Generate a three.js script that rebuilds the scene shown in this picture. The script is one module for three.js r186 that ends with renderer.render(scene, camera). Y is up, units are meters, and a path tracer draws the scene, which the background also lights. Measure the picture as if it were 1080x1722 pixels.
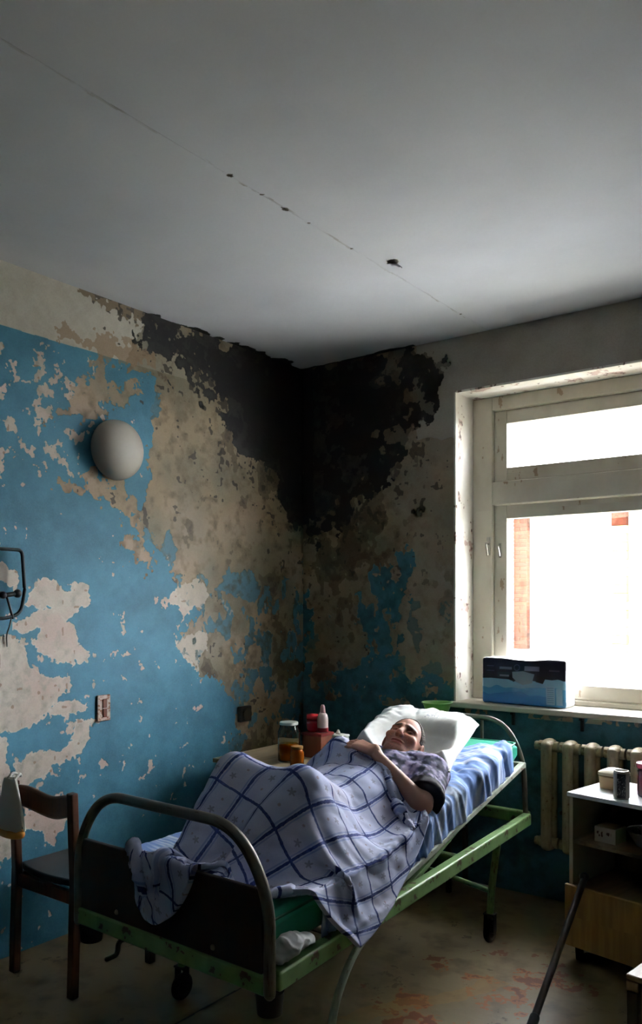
import * as THREE from 'three';
import { RoundedBoxGeometry } from 'three/addons/geometries/RoundedBoxGeometry.js';
import { mergeGeometries } from 'three/addons/utils/BufferGeometryUtils.js';

// ---------------------------------------------------------------- camera, sky, sun, exposure
const scene = new THREE.Scene();
const camera = new THREE.PerspectiveCamera(2 * Math.atan(861 / 1390) * 180 / Math.PI, 1080 / 1722, 0.05, 200);
camera.position.set(3.149, 1.5, 4.025);
camera.lookAt(3.149 - 0.599, 1.5, 4.025 - 0.8007);
camera.setViewOffset(1080, 1722, 0, -150, 1080, 1722);   // the lens is shifted up: level camera, horizon below the middle

scene.background = new THREE.Color(0.93, 0.97, 1.04);      // bright overcast-white sky
scene.backgroundIntensity = 30;
const sun = new THREE.DirectionalLight(0xfff8f0, 62);      // stands behind the building, lights only the yard and the outbuilding
sun.position.set(17, 15, 2.5); sun.target.position.set(1, 0, -8);
sun.castShadow = true; sun.shadow.mapSize.set(2048, 2048);
Object.assign(sun.shadow.camera, { left: -20, right: 20, top: 20, bottom: -20, near: 1, far: 70 });
scene.add(sun, sun.target);

const renderer = new THREE.WebGLRenderer({ antialias: true });
renderer.toneMapping = THREE.LinearToneMapping;
renderer.toneMappingExposure = 1.5;
renderer.shadowMap.enabled = true;
renderer.shadowMap.type = THREE.PCFSoftShadowMap;

// ---------------------------------------------------------------- helpers
const V = (x, y, z) => new THREE.Vector3(x, y, z);
let seed = 12345;
const rnd = () => ((seed = (seed * 1664525 + 1013904223) >>> 0) / 4294967296);
const clamp = (x, a = 0, b = 1) => Math.min(b, Math.max(a, x));
const mix = (a, b, t) => a + (b - a) * t;
const mix3 = (a, b, t) => [mix(a[0], b[0], t), mix(a[1], b[1], t), mix(a[2], b[2], t)];
const sstep = (a, b, x) => { const t = clamp((x - a) / (b - a)); return t * t * (3 - 2 * t); };
function hash2(x, y) { let h = Math.imul(x, 374761393) + Math.imul(y, 668265263); h = Math.imul(h ^ (h >>> 13), 1274126177); return ((h ^ (h >>> 16)) >>> 0) / 4294967296; }
function n2(x, y) {                                        // value noise, -1 .. 1
  const i = Math.floor(x), j = Math.floor(y), u = x - i, v = y - j, a = u * u * (3 - 2 * u), b = v * v * (3 - 2 * v);
  return 2 * mix(mix(hash2(i, j), hash2(i + 1, j), a), mix(hash2(i, j + 1), hash2(i + 1, j + 1), a), b) - 1;
}
const fbm = (x, y, o = 4) => { let s = 0, a = 0.5; for (let k = 0; k < o; k++) { s += a * n2(x + 17.3 * k, y - 9.1 * k); x *= 2.03; y *= 2.03; a *= 0.5; } return s; };
function sdPoly(P, x, y) {
  let d = 1e9, s = 1;
  for (let i = 0, j = P.length - 1; i < P.length; j = i++) {
    const ex = P[j][0] - P[i][0], ey = P[j][1] - P[i][1], wx = x - P[i][0], wy = y - P[i][1];
    const t = clamp((wx * ex + wy * ey) / (ex * ex + ey * ey)), bx = wx - ex * t, by = wy - ey * t;
    d = Math.min(d, bx * bx + by * by);
    const c1 = y >= P[i][1], c2 = y < P[j][1], c3 = ex * wy > ey * wx;
    if ((c1 && c2 && c3) || (!c1 && !c2 && !c3)) s = -s;
  }
  return s * Math.sqrt(d);
}
function dataTex(w, h, fn, srgb = true, wrap = THREE.RepeatWrapping) {
  const a = new Uint8Array(w * h * 4), o = [0, 0, 0];
  for (let j = 0, k = 0; j < h; j++) for (let i = 0; i < w; i++, k += 4) {
    fn((i + 0.5) / w, (j + 0.5) / h, o);
    a[k] = clamp(o[0], 0, 255); a[k + 1] = clamp(o[1], 0, 255); a[k + 2] = clamp(o[2], 0, 255); a[k + 3] = 255;
  }
  const t = new THREE.DataTexture(a, w, h, THREE.RGBAFormat);
  if (srgb) t.colorSpace = THREE.SRGBColorSpace;
  t.magFilter = THREE.LinearFilter; t.minFilter = THREE.LinearMipmapLinearFilter; t.generateMipmaps = true;
  t.wrapS = t.wrapT = wrap; t.needsUpdate = true;
  return t;
}
// colour and relief of a surface in one go: fn(u, v) fills o[0..2] = sRGB colour, o[3] = height 0..255
function surfaceTex(w, h, fn, wrap) {
  const hs = new Uint8Array(w * h); let k = 0;
  const map = dataTex(w, h, (u, v, o) => { fn(u, v, o); hs[k++] = clamp(o[3] ?? 128, 0, 255); }, true, wrap); k = 0;
  const bump = dataTex(w, h, (u, v, o) => { o[0] = o[1] = o[2] = hs[k++]; }, false, wrap);
  return { map, bumpMap: bump };
}
const std = (color, roughness = 0.7, extra = {}) => new THREE.MeshStandardMaterial({ color, roughness, ...extra });
const phys = (color, roughness = 0.5, extra = {}) => new THREE.MeshPhysicalMaterial({ color, roughness, ...extra });

const origin = new WeakMap(), taken = {};
function numbered(name) { const n = taken[name] = (taken[name] ?? -1) + 1; return n ? `${name}_${String(n).padStart(3, '0')}` : name; }
function thing(name, label, category, [x, y, z], group) {
  const o = new THREE.Group(); o.name = numbered(name); o.position.set(x, y, z); scene.add(o);
  origin.set(o, V(x, y, z)); o.userData = { label, category };
  if (group) o.userData.group = group;
  return o;
}
function part(parent, name, geo, mat, label) {             // geometry is given in world metres
  const m = new THREE.Mesh(geo, mat), g = origin.get(parent) ?? V(0, 0, 0);
  geo.translate(-g.x, -g.y, -g.z); origin.set(m, g);
  m.name = name; m.castShadow = m.receiveShadow = true;
  if (label) m.userData.label = label;
  parent.add(m); return m;
}
function piece(parent, name, geo, mat, x, y, z) {          // shared geometry, placed by its own position
  const m = new THREE.Mesh(geo, mat), g = origin.get(parent) ?? V(0, 0, 0);
  m.name = name; m.position.set(x - g.x, y - g.y, z - g.z); m.castShadow = m.receiveShadow = true; parent.add(m); return m;
}
function structure(name, geo, mat) {
  const m = new THREE.Mesh(geo, mat); m.name = name; m.userData.kind = 'structure'; m.castShadow = m.receiveShadow = true;
  origin.set(m, V(0, 0, 0)); scene.add(m); return m;
}
function structGroup(name) { const o = new THREE.Group(); o.name = name; o.userData.kind = 'structure'; origin.set(o, V(0, 0, 0)); scene.add(o); return o; }
function merge(list) {
  return mergeGeometries(list.map(g => { const q = g.index ? g.toNonIndexed() : g; for (const k of Object.keys(q.attributes)) if (!['position', 'normal', 'uv'].includes(k)) q.deleteAttribute(k); if (!q.attributes.uv) q.setAttribute('uv', new THREE.BufferAttribute(new Float32Array(q.attributes.position.count * 2), 2)); return q; }));
}
const at = (g, x, y, z) => g.translate(x, y, z);
const rbox = (x0, x1, y0, y1, z0, z1, r = 0.004, seg = 2) => at(new RoundedBoxGeometry(x1 - x0, y1 - y0, z1 - z0, seg, Math.min(r, (x1 - x0) / 2.1, (y1 - y0) / 2.1, (z1 - z0) / 2.1)), (x0 + x1) / 2, (y0 + y1) / 2, (z0 + z1) / 2);
const box = (x0, x1, y0, y1, z0, z1) => at(new THREE.BoxGeometry(x1 - x0, y1 - y0, z1 - z0), (x0 + x1) / 2, (y0 + y1) / 2, (z0 + z1) / 2);
function beam(a, b, w, h, r = 0.004, up = V(0, 1, 0)) {    // rounded bar from a to b, w wide and h high
  const d = b.clone().sub(a), L = d.length(); d.normalize();
  const x = new THREE.Vector3().crossVectors(up, d).normalize(), y = new THREE.Vector3().crossVectors(d, x);
  const g = new RoundedBoxGeometry(w, h, L, 2, Math.min(r, w / 2.1, h / 2.1));
  g.applyMatrix4(new THREE.Matrix4().makeBasis(x, y, d).setPosition(a.clone().add(b).multiplyScalar(0.5)));
  return g;
}
function fillet(pts, r, n = 8) {                           // corner points -> path with rounded corners
  const out = [pts[0].clone()];
  for (let i = 1; i < pts.length - 1; i++) {
    const p = pts[i], a = pts[i - 1].clone().sub(p), b = pts[i + 1].clone().sub(p), q = Math.min(r, a.length() / 2.02, b.length() / 2.02);
    const s = p.clone().addScaledVector(a.normalize(), q), e = p.clone().addScaledVector(b.normalize(), q);
    for (let k = 0; k <= n; k++) { const t = k / n; out.push(V(0, 0, 0).addScaledVector(s, (1 - t) * (1 - t)).addScaledVector(p, 2 * t * (1 - t)).addScaledVector(e, t * t)); }
  }
  out.push(pts[pts.length - 1].clone()); return out;
}
class Poly extends THREE.Curve { constructor(p) { super(); this.p = p; this.d = [0]; for (let i = 1; i < p.length; i++) this.d.push(this.d[i - 1] + p[i].distanceTo(p[i - 1])); }
  getPoint(t, o = new THREE.Vector3()) { const s = t * this.d[this.d.length - 1]; let i = 1; while (i < this.d.length - 1 && this.d[i] < s) i++; return o.lerpVectors(this.p[i - 1], this.p[i], clamp((s - this.d[i - 1]) / (this.d[i] - this.d[i - 1] || 1))); } }
function tube(pts, r, { seg, radial = 10, closed = false } = {}) {
  const c = new Poly(closed ? [...pts, pts[0]] : pts);
  const g = new THREE.TubeGeometry(c, seg ?? Math.max(2, pts.length * 2), r, radial, closed);
  if (closed) return g;
  const caps = [pts[0], pts[pts.length - 1]].map(p => at(new THREE.SphereGeometry(r * 0.99, radial, 6), p.x, p.y, p.z));
  return merge([g, ...caps]);
}
const cyl = (x, y0, y1, z, r0, r1 = r0, n = 24) => at(new THREE.CylinderGeometry(r1, r0, y1 - y0, n), x, (y0 + y1) / 2, z);
const lathe = (prof, x, y, z, n = 32) => at(new THREE.LatheGeometry(prof.map(p => new THREE.Vector2(p[0], p[1])), n), x, y, z);
function uvFrom(g, fn) { const p = g.attributes.position, n = g.attributes.normal, uv = g.attributes.uv ?? new THREE.BufferAttribute(new Float32Array(p.count * 2), 2); for (let i = 0; i < p.count; i++) { const [a, b] = fn(p.getX(i), p.getY(i), p.getZ(i), n?.getX(i), n?.getY(i), n?.getZ(i)); uv.setXY(i, a, b); } g.setAttribute('uv', uv); return g; }
const boxUV = (g, s = 1) => uvFrom(g, (x, y, z, a, b, c) => Math.abs(a) > 0.7 ? [z * s, y * s] : Math.abs(b) > 0.7 ? [x * s, z * s] : [x * s, y * s]);
function gridGeo(nu, nv, fn, uvfn) {                       // open sheet
  const pos = [], uv = [], ix = [];
  for (let j = 0; j <= nv; j++) for (let i = 0; i <= nu; i++) { const p = fn(i / nu, j / nv); pos.push(p.x, p.y, p.z); uv.push(...(uvfn ? uvfn(i / nu, j / nv) : [i / nu, j / nv])); }
  for (let j = 0; j < nv; j++) for (let i = 0; i < nu; i++) { const a = j * (nu + 1) + i, b = a + 1, c = a + nu + 1, d = c + 1; ix.push(a, b, c, b, d, c); }
  const g = new THREE.BufferGeometry(); g.setAttribute('position', new THREE.Float32BufferAttribute(pos, 3)); g.setAttribute('uv', new THREE.Float32BufferAttribute(uv, 2)); g.setIndex(ix); g.computeVertexNormals(); return g;
}
function thicken(g, nu, nv, th) {                          // a sheet from gridGeo gets a second side and a rim
  const P = g.attributes.position, N = g.attributes.normal, U = g.attributes.uv, n = P.count, pos = [], uv = [], ix = [...g.index.array];
  for (let s = 0; s < 2; s++) for (let i = 0; i < n; i++) { const k = s ? -th / 2 : th / 2; pos.push(P.getX(i) + N.getX(i) * k, P.getY(i) + N.getY(i) * k, P.getZ(i) + N.getZ(i) * k); uv.push(U.getX(i), U.getY(i)); }
  const m = g.index.count; for (let i = 0; i < m; i += 3) ix.push(g.index.array[i] + n, g.index.array[i + 2] + n, g.index.array[i + 1] + n);
  const rim = []; for (let i = 0; i <= nu; i++) rim.push(i); for (let j = 1; j <= nv; j++) rim.push(j * (nu + 1) + nu); for (let i = nu - 1; i >= 0; i--) rim.push(nv * (nu + 1) + i); for (let j = nv - 1; j > 0; j--) rim.push(j * (nu + 1));
  for (let k = 0; k < rim.length; k++) { const a = rim[k], b = rim[(k + 1) % rim.length]; ix.push(a, a + n, b, b, a + n, b + n); }
  const o = new THREE.BufferGeometry(); o.setAttribute('position', new THREE.Float32BufferAttribute(pos, 3)); o.setAttribute('uv', new THREE.Float32BufferAttribute(uv, 2)); o.setIndex(ix); o.computeVertexNormals(); return o;
}
// signed distance field -> smooth mesh (surface nets)
const smin = (a, b, k) => { const h = Math.max(k - Math.abs(a - b), 0) / k; return Math.min(a, b) - h * h * k * 0.25; };
const smax = (a, b, k) => -smin(-a, -b, k);
function capsule(x, y, z, a, b, ra, rb) {
  const dx = b[0] - a[0], dy = b[1] - a[1], dz = b[2] - a[2], px = x - a[0], py = y - a[1], pz = z - a[2];
  const t = clamp((px * dx + py * dy + pz * dz) / (dx * dx + dy * dy + dz * dz));
  return Math.hypot(px - dx * t, py - dy * t, pz - dz * t) - mix(ra, rb, t);
}
function nets(f, lo, hi, c, colorAt) {
  const nx = Math.ceil((hi[0] - lo[0]) / c) + 1, ny = Math.ceil((hi[1] - lo[1]) / c) + 1, nz = Math.ceil((hi[2] - lo[2]) / c) + 1;
  const F = new Float32Array(nx * ny * nz), id = (i, j, k) => (k * ny + j) * nx + i;
  for (let k = 0; k < nz; k++) for (let j = 0; j < ny; j++) for (let i = 0; i < nx; i++) F[id(i, j, k)] = f(lo[0] + i * c, lo[1] + j * c, lo[2] + k * c);
  const pos = [], idx = new Int32Array(nx * ny * nz).fill(-1), ix = [];
  const E = [[0, 1], [2, 3], [4, 5], [6, 7], [0, 2], [1, 3], [4, 6], [5, 7], [0, 4], [1, 5], [2, 6], [3, 7]];
  for (let k = 0; k < nz - 1; k++) for (let j = 0; j < ny - 1; j++) for (let i = 0; i < nx - 1; i++) {
    let x = 0, y = 0, z = 0, n = 0; const v = [];
    for (let q = 0; q < 8; q++) v.push(F[id(i + (q & 1), j + ((q >> 1) & 1), k + (q >> 2))]);
    for (const [a, b] of E) if ((v[a] < 0) !== (v[b] < 0)) { const t = v[a] / (v[a] - v[b]); x += mix(a & 1, b & 1, t); y += mix((a >> 1) & 1, (b >> 1) & 1, t); z += mix(a >> 2, b >> 2, t); n++; }
    if (n) { idx[id(i, j, k)] = pos.length / 3; pos.push(lo[0] + (i + x / n) * c, lo[1] + (j + y / n) * c, lo[2] + (k + z / n) * c); }
  }
  const quad = (a, b, c2, d, flip) => { if (a < 0 || b < 0 || c2 < 0 || d < 0) return; flip ? ix.push(a, c2, b, a, d, c2) : ix.push(a, b, c2, a, c2, d); };
  for (let k = 1; k < nz - 1; k++) for (let j = 1; j < ny - 1; j++) for (let i = 1; i < nx - 1; i++) {
    const s = F[id(i, j, k)] < 0;
    if (s !== F[id(i + 1, j, k)] < 0) quad(idx[id(i, j - 1, k - 1)], idx[id(i, j, k - 1)], idx[id(i, j, k)], idx[id(i, j - 1, k)], !s);
    if (s !== F[id(i, j + 1, k)] < 0) quad(idx[id(i - 1, j, k - 1)], idx[id(i - 1, j, k)], idx[id(i, j, k)], idx[id(i, j, k - 1)], !s);
    if (s !== F[id(i, j, k + 1)] < 0) quad(idx[id(i - 1, j - 1, k)], idx[id(i, j - 1, k)], idx[id(i, j, k)], idx[id(i - 1, j, k)], !s);
  }
  const nor = new Float32Array(pos.length), col = colorAt ? new Float32Array(pos.length) : null, e = c * 0.5;
  for (let i = 0; i < pos.length; i += 3) {
    const [x, y, z] = [pos[i], pos[i + 1], pos[i + 2]];
    let a = f(x + e, y, z) - f(x - e, y, z), b = f(x, y + e, z) - f(x, y - e, z), d = f(x, y, z + e) - f(x, y, z - e); const l = Math.hypot(a, b, d) || 1;
    nor[i] = a / l; nor[i + 1] = b / l; nor[i + 2] = d / l;
    if (col) { const q = colorAt(x, y, z); col[i] = q[0]; col[i + 1] = q[1]; col[i + 2] = q[2]; }
  }
  const g = new THREE.BufferGeometry();
  g.setAttribute('position', new THREE.Float32BufferAttribute(pos, 3)); g.setAttribute('normal', new THREE.BufferAttribute(nor, 3));
  if (col) g.setAttribute('color', new THREE.BufferAttribute(col, 3));
  g.setIndex(ix); return g;
}

// ---------------------------------------------------------------- wall surfaces (in metres on each wall)
const PAINT_TOP = 2.657, HT = 2.93;
const C = {
  blue: [72, 138, 162], blueD: [56, 114, 134], white: [200, 194, 180], cream: [203, 192, 176], pink: [200, 178, 164],
  tan: [158, 138, 108], tanD: [112, 96, 72], tanG: [124, 118, 96], mold: [11, 11, 10], moldG: [42, 40, 37], rust: [112, 74, 46],
};
const LEFT = {
  plaster: [[1.42,2.6],[1.24,2.6],[1.24,2.42],[1.22,2.25],[1.25,2.09],[1.29,1.91],[1.23,1.81],[1.12,1.73],[1.08,1.61],[1.0,1.53],[0.91,1.44],[1.03,1.3],[0.91,1.17],[0.73,1.06],[0.65,0.91],[0.6,0.75],[0.67,0.63],[0.62,0.44],[-0.1,0.33],[-0.1,3.01],[1.25,2.95]],
  mold: [[1.24,2.91],[1.18,2.81],[1.05,2.76],[0.97,2.66],[0.82,2.6],[0.71,2.57],[0.66,2.45],[0.51,2.32],[0.3,2.25],[0.23,2.12],[0.16,2.01],[0.06,1.98],[-0.1,1.89],[-0.1,3.01]],
  cream: [
    [[1.89,1.57],[1.84,1.59],[1.8,1.58],[1.75,1.53],[1.69,1.52],[1.67,1.57],[1.62,1.57],[1.61,1.5],[1.64,1.48],[1.7,1.45],[1.73,1.42],[1.77,1.45],[1.81,1.49],[1.86,1.48],[1.93,1.5]],
    [[1.86,1.37],[1.83,1.41],[1.74,1.41],[1.69,1.39],[1.69,1.35],[1.67,1.3],[1.61,1.26],[1.61,1.23],[1.69,1.23],[1.7,1.21],[1.78,1.23],[1.81,1.27],[1.87,1.29],[1.89,1.33]],
    [[1.98,1.41],[1.89,1.45],[1.81,1.46],[1.74,1.41],[1.81,1.4],[1.89,1.4],[1.95,1.37],[1.99,1.38]],
    [[2.24,1.34],[2.02,1.35],[1.96,1.31],[1.93,1.21],[1.84,1.16],[1.72,1.15],[1.71,1.12],[1.78,1.08],[1.8,1.04],[1.84,0.99],[1.95,0.95],[2.0,0.95],[2.24,0.93]],
    [[1.68,1.05],[1.62,1.01],[1.67,0.99],[1.78,0.99],[1.81,1.02]],
    [[1.67,0.95],[1.62,0.94],[1.61,0.87],[1.64,0.82],[1.7,0.79],[1.81,0.78],[1.84,0.72],[1.98,0.72],[1.98,0.81],[1.86,0.83],[1.77,0.81],[1.69,0.85]],
    [[2.24,0.94],[2.03,0.91],[2.02,0.8],[2.03,0.66],[2.24,0.67]],
    [[1.95,0.54],[1.92,0.58],[1.75,0.54],[1.72,0.52],[1.77,0.47],[1.81,0.46],[1.81,0.41],[1.84,0.43],[1.86,0.49],[1.92,0.51]],
    [[2.24,0.56],[2.02,0.51],[1.98,0.46],[2.02,0.42],[2.24,0.42]],
    [[2.12,1.68],[2.05,1.66],[2.03,1.64],[1.99,1.63],[1.98,1.59],[2.01,1.58],[2.05,1.6],[2.12,1.58]],
    [[1.1,1.5],[1.01,1.58],[0.9,1.6],[0.85,1.52],[0.94,1.47],[1.0,1.4],[1.03,1.48]],
    [[1.05,1.3],[0.85,1.32],[0.84,1.25],[0.91,1.22],[0.91,1.13],[0.98,1.19]],
  ],
  tan: [
    [[1.79,2.34],[1.75,2.41],[1.68,2.51],[1.53,2.6],[1.42,2.56],[1.24,2.6],[1.24,2.42],[1.43,2.41],[1.61,2.35],[1.72,2.37]],
    [[1.76,2.01],[1.61,2.07],[1.43,2.08],[1.32,2.0],[1.29,1.91],[1.39,1.89],[1.47,2.0],[1.61,1.99]],
    [[1.45,1.79],[1.39,1.8],[1.34,1.77],[1.25,1.76],[1.2,1.71],[1.25,1.67],[1.34,1.72],[1.42,1.75]],
  ],
  blue: [
    [[1.16,1.76],[1.12,1.87],[1.06,1.76],[1.09,1.67],[1.13,1.68]],
    [[0.71,1.65],[0.5,1.69],[0.39,1.59],[0.44,1.5],[0.62,1.52],[0.74,1.57]],
    [[1.27,1.89],[1.21,1.82],[1.22,1.74],[1.26,1.75]],
    [[1.39,2.49],[1.2,2.56],[1.16,2.47],[1.22,2.38],[1.34,2.4]],
  ],
};
const BACK = {
  mold: [[-0.1,1.89],[0.05,1.91],[0.16,1.88],[0.23,1.97],[0.31,1.91],[0.4,2.06],[0.57,2.11],[0.65,2.24],[0.76,2.33],[0.82,2.48],[0.92,2.55],[0.99,2.71],[0.96,2.83],[0.7,2.97],[-0.1,2.99]],
  core: [[-0.1,1.95],[0.09,1.96],[0.27,2.0],[0.44,2.09],[0.59,2.22],[0.61,2.36],[0.5,2.45],[0.57,2.6],[0.65,2.76],[0.57,2.99],[-0.1,2.99]],
  blue: [
    [[0.57,1.71],[0.76,1.75],[0.79,1.67],[0.76,1.47],[0.73,1.37],[0.76,1.26],[0.61,1.2],[0.48,1.28],[0.4,1.33],[0.43,1.54],[0.5,1.59]],
    [[-0.1,1.54],[0.05,1.52],[0.06,1.32],[0.05,0.99],[0.06,0.66],[-0.1,0.65]],
    [[-0.1,0.86],[0.23,1.07],[0.44,1.15],[0.65,1.18],[0.8,1.04],[0.93,1.05],[1.08,1.04],[2.6,1.04],[2.6,-0.2],[-0.1,-0.2]],
  ],
  tan: [[0.12,1.25],[0.23,1.32],[0.36,1.31],[0.4,1.22],[0.34,1.12],[0.18,1.07],[0.09,1.14]],
};
const inBox = P => { const b = [9, -9, 9, -9]; for (const [x, y] of P) { b[0] = Math.min(b[0], x); b[1] = Math.max(b[1], x); b[2] = Math.min(b[2], y); b[3] = Math.max(b[3], y); } return b; };
for (const L of [LEFT.cream, LEFT.tan, LEFT.blue, BACK.blue]) for (const P of L) P.b = inBox(P);
const sd = (P, x, y, m = 0.12) => { const b = P.b; if (b && (x < b[0] - m || x > b[1] + m || y < b[2] - m || y > b[3] + m)) return m; return sdPoly(P, x, y); };
function plasterColor(x, y, seedx) {                        // bare, mottled plaster
  const a = fbm(x * 5 + seedx, y * 5, 4), b = fbm(x * 22 + 5, y * 22 + seedx, 3), c = n2(x * 70, y * 70 + seedx);
  let q = mix3(C.tan, C.tanG, clamp(0.5 + a * 1.3)); q = mix3(q, C.pink, clamp(fbm(x * 3.1 + 40, y * 3.1 + seedx, 3) * 1.6) * 0.45);
  q = mix3(q, C.tanD, clamp(b * 1.4 + 0.1)); if (c > 0.80 && b > 0.12) q = mix3(q, [84, 70, 54], 0.5); if (n2(x * 15 + seedx, y * 15) + 0.35 * c > 0.92) q = mix3(q, [52, 44, 34], 0.75);
  const st = fbm(x * 6 + seedx + 60, y * 4.5 + 12, 4) + 0.35 * b; if (st > 0.10 + 0.5 * Math.max(0, x - 0.35)) q = mix3(q, st > 0.3 + 0.4 * Math.max(0, x - 0.35) ? [70, 60, 44] : [96, 82, 60], 0.7);  // brown blotches, denser towards the corner
  return q;
}
const put = (o, q, h) => { o[0] = q[0]; o[1] = q[1]; o[2] = q[2]; o[3] = h; };
function leftWall(z, y, o) {
  const w1 = fbm(z * 7 + 3, y * 7, 4), w2 = fbm(z * 7 + 80, y * 7 + 50, 4), f1 = n2(z * 60, y * 60), f2 = n2(z * 60 + 90, y * 60);
  const f3 = n2(z * 120 + 7, y * 120), wz = z + 0.028 * w1 + 0.009 * f1 + 0.004 * f3, wy = y + 0.028 * w2 + 0.009 * f2 - 0.004 * f3;
  const fine = fbm(z * 26 + 11, y * 26, 4), mid = fbm(z * 8 + 31, y * 8 + 7, 4), grain = n2(z * 230, y * 230);
  const white = y > PAINT_TOP + 0.0015 * n2(z * 14, 3);
  let q, h = 170;
  q = white ? mix3(C.white, [188, 180, 164], clamp(0.3 + fine)) : mix3(C.blue, C.blueD, clamp(0.35 + mid * 0.9 + fine * 0.35));
  // patches of flaked paint
  let cr = 1; for (const P of LEFT.cream) cr = Math.min(cr, sd(P, wz, wy));
  cr += 0.014 * fine - 0.010;
  const flecksUp = sstep(1.25, 1.7, z) * sstep(1.95, 2.15, y) * sstep(2.66, 2.56, y), flecksLow = 0.62 * sstep(0.85, 1.05, z) * sstep(0.5, 0.6, y) * sstep(1.6, 1.4, y);
  const flk = fbm(z * 17 + 71, y * 16 + 17, 5) + 0.22 * n2(z * 62, y * 54) + 0.10 * f3;
  const flake = !white && (flk > 0.58 - 0.36 * flecksUp - 0.14 * flecksLow - 0.14 * sstep(0.10, 0.0, cr));
  let tn = 1; for (const P of LEFT.tan) tn = Math.min(tn, sd(P, wz, wy)); tn += 0.09 * mid + 0.10 * fine - 0.012;
  const island = Math.min(...LEFT.blue.map(P => sd(P, wz, wy))) + 0.02 * fine;
  let pl = sdPoly(LEFT.plaster, wz, wy) + 0.06 * mid + 0.04 * fine; if (white) pl = sdPoly(LEFT.plaster, wz, wy) + 0.02 * fine;
  const hidden = -0.02 + 0.02 * f1;
  if (!white && (cr < 0 || flake)) { q = mix3(mix3(C.cream, C.pink, clamp(0.4 + mid * 1.6)), [168, 160, 142], clamp(fine * 1.5)); h = 95 + 12 * fine; if (n2(z * 48 + 7, y * 40) > 0.78) q = mix3(q, C.rust, 0.45); if (cr > -0.006 && cr < 0) q = mix3(q, [222, 216, 204], 0.4); }
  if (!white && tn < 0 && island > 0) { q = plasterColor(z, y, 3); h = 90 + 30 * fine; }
  if (pl < 0) {
    const blueLeft = fbm(z * 15 + 3, y * 11 + 60, 5) + 0.12 * f1 > 0.17 + 0.35 * sstep(1.5, 1.75, y) && y < 1.85 && y > 0.3;
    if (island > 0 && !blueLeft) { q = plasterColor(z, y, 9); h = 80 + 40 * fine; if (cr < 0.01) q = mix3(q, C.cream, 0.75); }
    else if (!white || blueLeft) q = mix3(mix3(q, [84, 108, 112], 0.5), [70, 82, 76], clamp(fine * 1.6));
    if (white && pl < 0 && z > 0.98 && z < 1.5) q = mix3(q, C.white, 0.25);
  }
  // stained strip under the ceiling and in the white band
  if (y > 2.60 && z > 1.2 && z < 1.8) {
    const dark = (y - (2.925 - 0.045 * sstep(1.75, 1.35, z))) + 0.06 * fine + 0.03 * f1;
    if (dark > 0 && z < 1.70 + 0.1 * mid) q = mix3(q, f2 > 0.2 ? [52, 42, 32] : [112, 92, 66], 0.75);
    const st = Math.abs(y - 2.70 - 0.03 * mid) - 0.05 * sstep(1.66, 1.5, z) + 0.09 * fine;
    if (st < 0) q = mix3(q, [146, 116, 84], 0.6);
  }
  // mould
  const md0 = sdPoly(LEFT.mold, wz, wy), mx = sstep(0.55, 1.0, z), md = md0 + (0.10 + 0.16 * mx) * fbm(z * 10 + 9, y * 10, 4) + (0.05 + 0.14 * mx) * fine;
  if (md < 0) { const core = md0 < -0.09 + 0.16 * fbm(z * 12, y * 12 + 44, 4); q = core ? mix3(C.mold, [20, 19, 17], clamp(fine + 0.2)) : mix3(C.moldG, C.mold, clamp(0.45 + fine * 2.2)); h = 120 + 40 * fine; }
  else if (md0 < 0.42 && n2(z * 21 + 3, y * 19) + 0.5 * f1 > 0.52 + md0 * 1.6) q = mix3(q, [44, 38, 30], 0.72);
  put(o, mix3(q, grain > 0 ? [255, 255, 255] : [0, 0, 0], Math.abs(grain) * 0.035), h + 6 * grain);
}
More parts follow.
